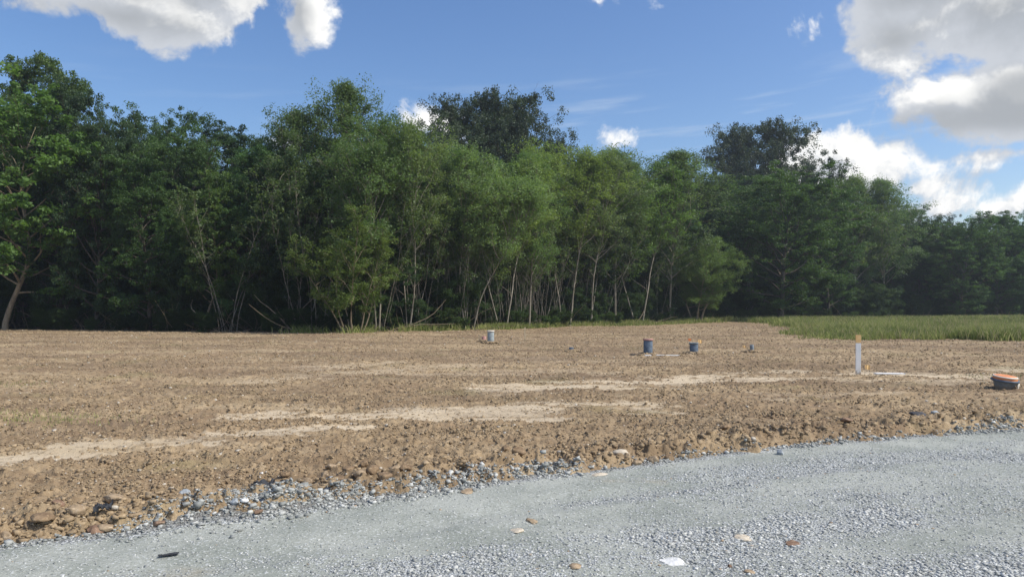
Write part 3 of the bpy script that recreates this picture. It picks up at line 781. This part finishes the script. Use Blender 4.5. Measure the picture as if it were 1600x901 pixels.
front('feather', 1088, 77, 375, 1.15, 'small spreading yellow green tree with a stout forked foot right of centre', (1.05, 1.12, .9, 1))
front('dense', 1130, 92, 285, .9, 'dark tree in the gap between the small spreading tree and the big dome', GD)
front('round', 1218, 82, 262, 1.35, 'big dome shaped tree at the start of the meadow', (1.35, 1.3, 1.1, 1), var=0)
front('round', 1296, 89, 296, .9, 'tree sloping down from the right flank of the big dome', (1.35, 1.35, 1.2, 1))
front('airy', 1342, 93, 270, 1.1, 'left half of the pair of loose topped trees behind the survey stake', (1.05, 1.05, 1.1, 1))
front('airy', 1384, 95, 276, 1.15, 'right half of the pair of loose topped trees behind the survey stake', (1.0, 1.02, 1.05, 1))
front('round', 1446, 99, 335, .85, 'low dark tree in the skyline notch on the right', GD)
front('round', 1500, 95, 342, 1.05, 'rounded tree behind the meadow, third from the right edge', GB, var=2)
front('dense', 1556, 98, 330, 1.1, 'spreading tree behind the meadow, second from the right edge', GB)
front('round', 1608, 99, 332, 1.05, 'tree cut by the right edge of the photo', GB)
# tall trees standing out from the back rows
front('tall', 752, 78, 134, .8, 'left of the two tall dark trees rising over the centre', G1, var=0)
front('tall', 815, 80, 146, .9, 'right and wider of the two tall dark trees rising over the centre', G1, var=1)
front('tall', 862, 84, 205, .6, 'low dark tree at the right shoulder of the pair rising over the centre', G1, var=2)
front('tall', 690, 72, 192, .75, 'thin crowned tree before the small cloud left of the tall pair', (1.3, 1.3, 1.1, 1), var=2)
front('tall', 1158, 108, 225, .8, 'left lower shoulder of the dark treetops rising on the right', G1, var=1)
front('tall', 1196, 108, 180, .85, 'highest dark treetop rising on the right above the big dome', G1, var=0)
front('tall', 1262, 106, 246, .8, 'dark ragged treetop before the cloud on the right', G1, var=2)
front('tall', 1300, 108, 290, .7, 'thin ragged top between the dome and the loose topped pair', G1, var=1)
front('tall', 1470, 112, 334, .9, 'thin dark top over the skyline notch on the right', G1, var=2)

# rows behind, each tree partly hidden
def rows():
    k = 0
    for row, (back, hmin, hmax) in enumerate([(4, .68, .86), (8.5, .72, .92), (13.5, .8, .98), (19, .8, 1.0)]):
        x = -95.0
        while x < 130:
            x += random.uniform(3.6, 5.4) * (1 + row * .12)
            y = float(wood_edge(x)) + back + random.uniform(-1.5, 1.5)
            if abs(x) > y * .80 + 18: continue
            px = x / y * F_PX + 800
            sil = np.interp(px, [-300, 0, 60, 110, 160, 200, 330, 400, 430, 470, 540, 600, 660, 760, 850, 900, 1050, 1130, 1200, 1280, 1340, 1400, 1440, 1500, 2000],
                            [95, 115, 135, 170, 190, 198, 205, 215, 228, 190, 165, 180, 215, 225, 232, 238, 245, 245, 240, 290, 300, 305, 340, 342, 335])
            H = ((HOR - sil) / F_PX * y + EYE) * random.uniform(hmin, hmax) * .97
            kind = random.choice(['dense', 'round', 'dense', 'airy'] if px < 480 or px > 1080 else ['dense', 'airy', 'airy', 'round'])
            sh = random.uniform(.6, 1.05); c_ = (sh * .9, sh * random.uniform(.95, 1.05), sh * random.uniform(.95, 1.25), 1)
            plant(kind, x, y, H, random.uniform(.85, 1.15), ['tree in the second row of the wood, mostly hidden behind the leading trees', 'tree of the inner wood, glimpsed between the leading trees', 'tree of the inner wood, glimpsed between the leading trees', 'tree of the inner wood, glimpsed between the leading trees'][row],
                  ['trees of the second row', 'trees of the inner wood', 'trees of the inner wood', 'trees of the inner wood'][row], c_)
            k += 1
    print('row trees', k)
rows()
# understorey
k = 0; x = -70.0
while x < 100:
    x += random.uniform(1.6, 3.0)
    y = float(wood_edge(x)) + random.uniform(.8, 3.2)
    if abs(x) > y * .78 + 4: continue
    px = x / y * F_PX + 800
    s = random.uniform(2.6, 5.2) if (px < 500 or px > 1080) else random.uniform(1.8, 3.8)
    sh = random.uniform(.7, 1.1)
    plant('bush', x, y, s, random.uniform(.9, 1.4), 'dark leafy bush in the undergrowth along the foot of the wood', 'bushes at the foot of the wood', (sh, sh, sh, 1)); k += 1
for j in range(64):
    px = random.choice([random.uniform(620, 1010), random.uniform(780, 960), random.uniform(380, 1100)])
    x0 = (px - 800) / F_PX * 60; y = float(wood_edge(x0)) + random.uniform(0, 3.5); x = (px - 800) / F_PX * y; y = float(wood_edge(x)) + random.uniform(0, 3)
    plant('sapling', x, y, random.uniform(7, 12), random.uniform(.8, 1.2), 'thin pale bare stemmed sapling in the thicket at the wood edge', 'saplings at the wood edge', (.8, .8, .8, 1))
x = -60.0
while x < 60:
    x += random.uniform(.7, 2.2); y = float(wood_edge(x)) + random.uniform(-1.3, .8)
    if abs(x) > y * .78 + 4: continue
    sh = random.uniform(.5, .9) if x < -8 else random.uniform(.7, 1.3)
    plant('bush', x, y, random.uniform(.5, 1.6), random.uniform(1.0, 1.8), 'low weedy shrub at the ragged front of the undergrowth', 'low shrubs at the front of the undergrowth', (sh, sh, sh * .8, 1)); k += 1
print('bushes', k)

for back in (6.0, 11.0, 17.0):
    x = -85.0
    while x < 115:
        x += random.uniform(3.0, 4.6); y = float(wood_edge(x)) + back + random.uniform(-1, 1)
        if abs(x) > y * .80 + 6: continue
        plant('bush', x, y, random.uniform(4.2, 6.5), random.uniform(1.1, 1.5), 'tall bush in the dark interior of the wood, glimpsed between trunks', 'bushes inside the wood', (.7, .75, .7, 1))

# the depth of the wood behind the rows, one mass
r = np.random.default_rng(77); N = 7000
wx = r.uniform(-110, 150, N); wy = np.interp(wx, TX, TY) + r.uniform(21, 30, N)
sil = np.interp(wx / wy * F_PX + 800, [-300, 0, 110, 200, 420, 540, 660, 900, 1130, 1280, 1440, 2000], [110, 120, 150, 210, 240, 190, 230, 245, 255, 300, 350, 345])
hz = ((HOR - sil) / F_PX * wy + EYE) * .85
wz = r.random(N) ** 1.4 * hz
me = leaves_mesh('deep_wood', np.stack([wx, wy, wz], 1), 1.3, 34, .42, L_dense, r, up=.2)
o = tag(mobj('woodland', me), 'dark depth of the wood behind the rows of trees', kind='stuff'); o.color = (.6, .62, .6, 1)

# forest litter: bare twigs and dead brush at the foot of the wood
W = Wood(); r = np.random.default_rng(5)
for k in range(900):
    x = r.uniform(-45, 75); y = float(wood_edge(x)) + r.uniform(-.6, 2.5)
    if abs(x) > y * .75 + 3: continue
    a_ = r.random() * 6.28; p = (x, y, float(broad(np.array([x]), np.array([y]))[0]))
    W.tube(bend(p, (math.cos(a_) * .8, math.sin(a_) * .8, r.uniform(.15, 1.8)), r.uniform(.6, 2.6), 4, r, .16, 0), r.uniform(.008, .02), .004, 3)
for k in range(90):       # fallen limbs
    x = r.uniform(-40, 45); y = float(wood_edge(x)) + r.uniform(-.4, 2.2); a_ = r.random() * 6.28
    p = (x, y, float(broad(np.array([x]), np.array([y]))[0]) + .05)
    W.tube(bend(p, (math.cos(a_), math.sin(a_) * .6, r.uniform(0, .7)), r.uniform(1.5, 4.5), 6, r, .14, 0), r.uniform(.025, .06), .01, 5)
tag(mobj('brush', W.mesh('dead_brush', B_tan)), 'dead twigs and brush along the foot of the wood', kind='stuff')

# ------------------------------------------------------------------ grass
def grass_mat(name, a_, b_, dry):
    mt = bpy.data.materials.new(name); mt.use_nodes = True; t = NT(mt.node_tree); t.n.clear()
    c = t.mix(t.attr('tint'), a_, b_); c = t.mix(t.smooth(t.attr('odd'), .78, .9), c, dry)
    d = t.node('ShaderNodeBsdfDiffuse'); t.put(d.inputs[0], c); tr = t.node('ShaderNodeBsdfTranslucent'); t.put(tr.inputs[0], c)
    mx = t.node('ShaderNodeMixShader'); mx.inputs[0].default_value = .4; t.l.new(d.outputs[0], mx.inputs[1]); t.l.new(tr.outputs[0], mx.inputs[2])
    o = t.node('ShaderNodeOutputMaterial'); t.l.new(mx.outputs[0], o.inputs[0]); return mt
m_grass = grass_mat('meadow_grass', (.16, .21, .06), (.36, .39, .14), (.46, .42, .22))
def blades(name, x, y, h, wdt, r, mat, label, lean=.35):
    n = len(x); z = ground_z(x, y)
    a = r.random(n) * 6.28; dx, dy = np.cos(a), np.sin(a); lx = r.normal(0, lean, n) * h; ly = r.normal(0, lean, n) * h
    b0 = np.stack([x - dx * wdt, y - dy * wdt, z - .02], 1); b1 = np.stack([x + dx * wdt, y + dy * wdt, z - .02], 1)
    m0 = np.stack([x + lx * .35 + dx * wdt * .7, y + ly * .35 + dy * wdt * .7, z + h * .55], 1); m1 = np.stack([x + lx * .35 - dx * wdt * .7, y + ly * .35 - dy * wdt * .7, z + h * .55], 1)
    t0 = np.stack([x + lx + dx * wdt * .12, y + ly + dy * wdt * .12, z + h * .95], 1); t1 = np.stack([x + lx - dx * wdt * .12, y + ly - dy * wdt * .12, z + h * .95], 1)
    V = np.stack([b0, b1, m0, m1, t0, t1], 1).reshape(-1, 3); o_ = 6 * np.arange(n)[:, None]
    F = np.concatenate([o_ + np.array([[0, 1, 2, 3]]), o_ + np.array([[3, 2, 4, 5]])])
    tn = np.clip(fbm(x, y, .3, 3) * 1.6 - .4 + r.normal(0, .2, n), 0, 1); od = r.random(n)
    me = mesh_np(name, V, F, mat, False, {'tint': ('FACE', np.tile(tn, 2)), 'odd': ('FACE', np.tile(od, 2))})
    return tag(mobj('grass', me), label, kind='stuff')
r = np.random.default_rng(11); N = 520000
gy2 = 33 * np.exp(r.random(N) * math.log(96 / 33)); gx2 = r.uniform(-.05, .95, N) * gy2 + 2
gm = grass_mask(gx2, gy2); keep = (r.random(N) < gm) & (gx2 > 4) & (gy2 < wood_edge(gx2) + 1)
gx2, gy2, gm = gx2[keep], gy2[keep], gm[keep]
patch = fbm(gx2, gy2, .35, 3)
h = (.12 + .42 * r.random(len(gx2)) ** 1.4 + .75 * (fbm(gx2, gy2, .9, 4, .6) - .42)) * (.35 + .65 * sst(gx2, 14, 20)); h = np.maximum(h, .08)
blades('meadow_grass', gx2, gy2, h, .012 + .0003 * gy2, r, m_grass, 'tall green meadow grass between the dirt and the trees on the right')
k9 = r.choice(len(gx2), 9000); m_seed = grass_mat('seed_heads', (.30, .27, .14), (.46, .40, .24), (.40, .30, .18))
blades('seed_stems', gx2[k9] + .1, gy2[k9], .35 + .5 * r.random(9000) * sst(gx2[k9], 14, 22), np.full(9000, .014), r, m_seed, 'dry seed heads and tall weed stems standing in the meadow grass', .2)
print('grass', len(gx2))
# weeds at the foot of the wood, and low sprouts on the dirt
N = 15000; pc = r.choice([790, 800, 870, 700, 650, 480, 215, 75, 930, 560, 1090, 1000], N, p=[.27, .18, .12, .05, .05, .02, .0, .0, .13, .02, .09, .07]); pxx = pc + r.normal(0, 16, N)
xx = (pxx - 800) / F_PX * 50; yy = wood_edge(xx) - 1.2 + r.normal(0, .9, N); xx = (pxx - 800) / F_PX * yy; yy = wood_edge(xx) - 1.0 + r.normal(0, .8, N)
blades('verge_weeds', xx, yy, .15 + .4 * r.random(N) ** 1.5, np.full(N, .022), r, m_grass, 'green weeds in patches along the foot of the wood', .5)
N = 1000; cxx = r.choice([0, 1, 2, 3, 4], N); cen = np.array([at(5, dist_of(606)), at(60, dist_of(662)), at(90, dist_of(665)), at(1570, dist_of(592)), at(20, dist_of(655))])[cxx]
xx = cen[:, 0] + r.normal(0, .5, N); yy = cen[:, 1] + r.normal(0, .3, N)
blades('sprouts', xx, yy, .03 + .05 * r.random(N), np.full(N, .004), r, m_grass, 'sparse green sprouts on the dirt', .6)

# straw, roots and splinters raked up with the soil
W = Wood(); r = np.random.default_rng(8)
for k in range(2600):
    d_ = 5.2 * math.exp(r.random() * math.log(7)); a_ = r.uniform(-.75, .75); x, y = d_ * math.sin(a_), d_ * math.cos(a_)
    e_ = float(edge_d(np.array([x]), np.array([y]))[0])
    if e_ < .15: continue
    L = r.uniform(.03, .14) * (1 + d_ * .03); b_ = r.random() * 3.14; dx, dy = math.cos(b_) * L / 2, math.sin(b_) * L / 2
    xx = np.array([x - dx, x, x + dx]); yy = np.array([y - dy, y + r.normal(0, .01), y + dy]); zz = dirt_h(xx, yy) + .006 + r.random(3) * .012
    W.tube(np.stack([xx, yy, zz], 1), r.uniform(.0012, .003) * (1 + d_ * .05), .0008, 4)
tag(mobj('straw', W.mesh('straw', flat_straw)), 'bits of straw, root and splintered wood lying on the dirt', kind='stuff')

# ------------------------------------------------------------------ site furniture
def flat_mat(name, c1, c2, rough=.6, sc=14, c3=None, at3=.6, muddy=True):
    mt, t, b = new_mat(name, rough); geo = t.node('ShaderNodeTexCoord').outputs['Object']
    n = t.noise(geo, sc, 5, .6); c = t.mix(t.smooth(n, .35, .65), c1, c2)
    if c3: c = t.mix(t.smooth(t.noise(geo, sc * .6, 5, .7), at3, at3 + .06), c, c3)
    if not muddy: return mt
    # splashed and smeared with mud near the ground
    zz = t.sep(geo)[2]; mud = t.smooth(t.m('ADD', zz, t.m('MULTIPLY', t.noise(geo, 18, 5, .65), -.30)), -.02, -.13)
    c = t.mix(t.m('MULTIPLY', mud, .85), c, (.27, .20, .125)); t.put(b.inputs['Base Color'], c); return mt
m_wpaint = flat_mat('white_paint', (.74, .77, .78), (.82, .83, .83), .5, 12, (.50, .45, .36), .64)
m_ypaint = flat_mat('yellow_paint', (.74, .47, .20), (.80, .56, .27), .5)
m_opaint = flat_mat('orange_plastic', (.62, .20, .07), (.72, .30, .12), .5)
m_pink = flat_mat('faded_red_plastic', (.40, .20, .17), (.50, .29, .25), .6)
m_lath = flat_mat('raw_wood', (.50, .40, .26), (.60, .50, .34), .8)
m_blue = flat_mat('blue_grey_plastic', (.075, .105, .145), (.13, .17, .22), .5, 9, (.30, .28, .24), .66)
m_pgrey = flat_mat('pale_grey_plastic', (.24, .28, .29), (.33, .37, .37), .5, 9, (.34, .29, .22), .66)
m_in = flat_mat('pipe_inside', (.05, .06, .07), (.08, .09, .10), .7)
m_slate = flat_mat('slate_plastic', (.16, .19, .21), (.22, .25, .27), .55)
m_cream = flat_mat('cream_plastic', (.66, .60, .50), (.74, .69, .60), .5)

m_board = flat_mat('whitewashed_board', (.66, .66, .66), (.80, .79, .78), .6, 12, (.50, .44, .36), .62, False)
m_board2 = flat_mat('bleached_board', (.60, .54, .44), (.72, .66, .56), .6, 12, (.42, .34, .25), .62, False)
import bmesh
def bm_obj(name, bm, mat, parent=None, smooth=False, bevel=0.0):
    if bevel: bmesh.ops.bevel(bm, geom=[e for e in bm.edges], offset=bevel, segments=2, affect='EDGES')
    me = bpy.data.meshes.new(name); bm.to_mesh(me); bm.free(); me.materials.append(mat)
    if smooth:
        for p in me.polygons: p.use_smooth = abs(p.normal.z) < .9
    return mobj(name, me, parent)
def box(x0, x1, y0, y1, z0, z1, bm=None):
    bm = bm or bmesh.new(); v = [bm.verts.new((x, y, z)) for z in (z0, z1) for x, y in ((x0, y0), (x1, y0), (x1, y1), (x0, y1))]
    for f in ((3, 2, 1, 0), (4, 5, 6, 7), (0, 1, 5, 4), (1, 2, 6, 5), (2, 3, 7, 6), (3, 0, 4, 7)): bm.faces.new([v[k] for k in f])
    return bm
def lathe(prof, n=28, close=False, bm=None, oval=1.0):
    bm = bm or bmesh.new(); rings = []
    for (rr_, z) in prof: rings.append([bm.verts.new((rr_ * math.cos(2 * math.pi * k / n), rr_ * oval * math.sin(2 * math.pi * k / n), z)) for k in range(n)])
    for a, b_ in zip(rings[:-1], rings[1:]):
        for k in range(n): bm.faces.new((a[k], a[(k + 1) % n], b_[(k + 1) % n], b_[k]))
    if close: bm.faces.new(rings[0][::-1]); bm.faces.new(rings[-1])
    return bm
def zat(x, y): return float(ground_z(x, y)[0])
def spot(px, py):
    D = dist_of(py); x, y = at(px, D); return x, y, D
def pipe(px, pyb, pyt, wpx, mat, name, label, lean=(0, 0), cap=False, ring=None):
    x, y, D = spot(px, pyb); z = zat(x, y); h = EYE - (pyt - HOR) / F_PX * D - z; rad_ = wpx / 2 / F_PX * D; th = rad_ * .16
    root = empty(name, (x, y, z), 0, label, 'pipe'); root.rotation_euler = (lean[0], lean[1], random.uniform(0, 1))
    bm_obj('pipe_wall', lathe([(rad_, -.1), (rad_, h - .01), (rad_ - .006, h), (rad_ - th, h), (rad_ - th, h - .02), (rad_ - th, h * .3)]), mat, root, True)
    bm_obj('pipe_bore', lathe([(rad_ - th + .002, h * .25), (.001, h * .25)]), m_in, root)
    if ring: bm_obj('collar', lathe([(rad_ + .003, h * .9), (rad_ + .016, h * .9), (rad_ + .016, h + .004), (rad_ + .003, h + .004), (rad_ + .003, h * .9)]), ring, root, True)
    # heaped soil at the foot
    n = 220; a = rng.random(n) * 6.28; q = rad_ + .02 + np.abs(rng.normal(0, .10, n)); P = np.stack([np.cos(a) * q, np.sin(a) * q, .02 + .05 * np.exp(-(q - rad_) * 8)], 1); sz_ = .02 + .05 * rng.random(n)
    V, F = scatter_blocks(P, sz_, .8); so = mobj('soil', mesh_np('soil', V, F, m_clod, False, {'tint': ('FACE', np.repeat(rng.random(n), 6)), 'odd': ('FACE', np.zeros(n * 6))}), None, (x, y, z))
    tag(so, 'crumbled brown soil heaped round the foot of the ' + label.split(',')[0], 'soil', kind='stuff')
    return root
pipe(1012, 555, 529, 14, m_blue, 'pipe_stub', 'tall blue grey pipe stub right of centre, with a faded red rim', ring=m_pink, lean=(0, .02))
pipe(1084, 553, 535, 13, m_blue, 'pipe_stub', 'short wide blue pipe stub, right of the tall one', lean=(.02, -.03), ring=m_slate)
pipe(767, 537, 516, 10.5, m_pgrey, 'pipe_stub', 'pale grey upright pipe near the foot of the wood, left of centre', ring=m_cream, lean=(0, -.02))
pipe(892, 551, 542, 7, m_blue, 'pipe_stub', 'very small blue pipe end low in the dirt near the centre', lean=(.05, .1))
pipe(1175, 551, 538, 6, m_slate, 'pipe_stub', 'thin dark pipe end in a little dirt heap right of the short blue pipe', lean=(.03, -.12))
pipe(751 + 5, 535, 525, 7, m_pink, 'pipe_stub', 'faded red pipe end left of the pale grey upright pipe', lean=(.02, .05))

def lath(px, pyb, pyt, wpx, mat, name, label, cat, th=.018, lean=0, top=None, topfrac=.0):
    x, y, D = spot(px, pyb); z = zat(x, y); h = EYE - (pyt - HOR) / F_PX * D - z; wd = wpx / F_PX * D
    root = empty(name, (x, y, z), 0, label, cat); root.rotation_euler = (0, lean, random.uniform(-.25, .25))
    hs = h * (1 - topfrac)
    bm_obj('shaft', box(-wd / 2, wd / 2, -th / 2, th / 2, -.15, hs), mat, root, bevel=.002)
    if top: bm_obj('painted_top', box(-wd / 2 - .001, wd / 2 + .001, -th / 2 - .001, th / 2 + .001, hs + .0005, h), top, root, bevel=.002)
    return root
st = lath(1339.5, 588, 523, 7.5, m_wpaint, 'survey_stake', 'white survey stake with a yellow orange top standing in the dirt at right', 'stake', th=.035, lean=.015, top=m_ypaint, topfrac=.20)
lath(820, 533, 511, 2.2, m_lath, 'wooden_lath', 'thin bare wooden lath before the green weeds near the centre', 'stake', lean=.01)
lath(749, 534, 523, 1.6, m_lath, 'wooden_lath', 'short thin stake left of the faded red pipe end', 'stake', lean=-.02)

def pin_flag(px, pyb, hpx, wpx, mat, label, ang_=.3):
    x, y, D = spot(px, pyb); z = zat(x, y); h = hpx / F_PX * D; fw = wpx / F_PX * D
    root = empty('pin_flag', (x, y, z), ang_, label, 'flag')
    bm_obj('wire', lathe([(.0025, -.05), (.0025, h)], 6, True), m_slate, root)
    n = 8; V = []; 
    for i_ in range(n + 1):
        for s_ in (0, 1): V.append((.003 + fw * i_ / n, .012 * math.sin(i_ * 1.3), h - s_ * fw * .75 - .01 * i_ / n))
    V = np.array(V); F = np.array([[2 * q, 2 * q + 1, 2 * q + 3, 2 * q + 2] for q in range(n)])
    V2 = V + (0, .0012, 0)
    mobj('flag_sheet', mesh_np('flag_sheet', np.concatenate([V, V2]), np.concatenate([F, F[:, ::-1] + len(V)]), mat, True), root)
pin_flag(1350, 589, 16, 9, m_ypaint, 'little orange marker flag at the foot of the survey stake')
pin_flag(1075, 549, 20, 5, m_opaint, 'tiny orange flag at the left of the short blue pipe')
pin_flag(1090, 546, 14, 7, m_ypaint, 'tiny yellow flag behind the short blue pipe')
pin_flag(1160, 549, 9, 5, m_ypaint, 'tiny yellow flag left of the thin dark pipe end')

def board(px, py, lpx, mat, label, rz=0.0, wd=.09):
    x, y, D = spot(px, py); L = lpx / F_PX * D
    q = np.array([-L / 2, 0, L / 2]); z = float(ground_z(x + q, y + q * 0).max()) + .012
    o = bm_obj('board', box(-L / 2, L / 2, -wd / 2, wd / 2, -.012, .014), mat, None, bevel=.003); o.location = (x, y, z); o.rotation_euler = (0, .01, rz); return tag(o, label, 'board')
board(1043, 558, 36, m_board2, 'pale board lying flat on the dirt between the two blue pipes', .02)
board(1388, 588, 44, m_board, 'whitish board lying flat on the dirt right of the survey stake', -.04, .16)
board(1012, 557.5, 10, m_board2, 'short pale block at the foot of the tall blue grey pipe', .1, .12)

# squat drain basin with an orange cover, cut by the right side of the lot
x, y, D = spot(1577, 613); z = zat(x, y)
root = empty('drain_basin', (x, y + .2, z), .2, 'squat slate coloured drain basin with an orange cover near the right edge', 'drain basin'); root.rotation_euler = (.12, .05, .2); root.scale = (1, 1, .82)
s_ = D / F_PX
bm_obj('basin', lathe([(11.5 * s_, -.05), (14 * s_, 6 * s_), (15.5 * s_, 12 * s_), (17 * s_, 15 * s_)], 32), m_slate, root, True)
bm_obj('flange', lathe([(16.5 * s_, 15 * s_), (19.5 * s_, 15.3 * s_), (19.7 * s_, 18 * s_), (18.8 * s_, 19 * s_), (15 * s_, 19 * s_)], 32), m_blue, root, True)
cov = bm_obj('cover', lathe([(17.2 * s_, 19.1 * s_), (16.8 * s_, 23.5 * s_), (15.6 * s_, 25.6 * s_), (11 * s_, 26.6 * s_), (.002, 26.8 * s_)], 32), m_opaint, root, True)
bm_obj('rim', lathe([(17.3 * s_, 23.2 * s_), (17.5 * s_, 24.0 * s_), (16.2 * s_, 25.7 * s_), (15.8 * s_, 25.3 * s_)], 32), m_cream, cov, True)
ps = bm_obj('side_pipe', lathe([(2.0 * s_, 0), (2.0 * s_, 16 * s_), (1.5 * s_, 16 * s_), (1.5 * s_, 3 * s_)], 16), m_cream, root, True); ps.location = (15 * s_, -10 * s_, -.02)
# the air: a faint summer haze over the whole lot
hm = bpy.data.materials.new('haze_air'); hm.use_nodes = True; ht = NT(hm.node_tree); ht.n.clear()
pv = ht.node('ShaderNodeVolumePrincipled'); pv.inputs['Color'].default_value = (.80, .90, 1.0, 1); pv.inputs['Density'].default_value = .0005; pv.inputs['Anisotropy'].default_value = .3
ho = ht.node('ShaderNodeOutputMaterial'); ht.l.new(pv.outputs[0], ho.inputs['Volume'])
hb = bm_obj('haze', box(-1600, 1600, -1600, 1600, -2.0, 26.0), hm); tag(hb, 'faint bluish haze in the air', kind='stuff')
print('objects', len(bpy.data.objects))
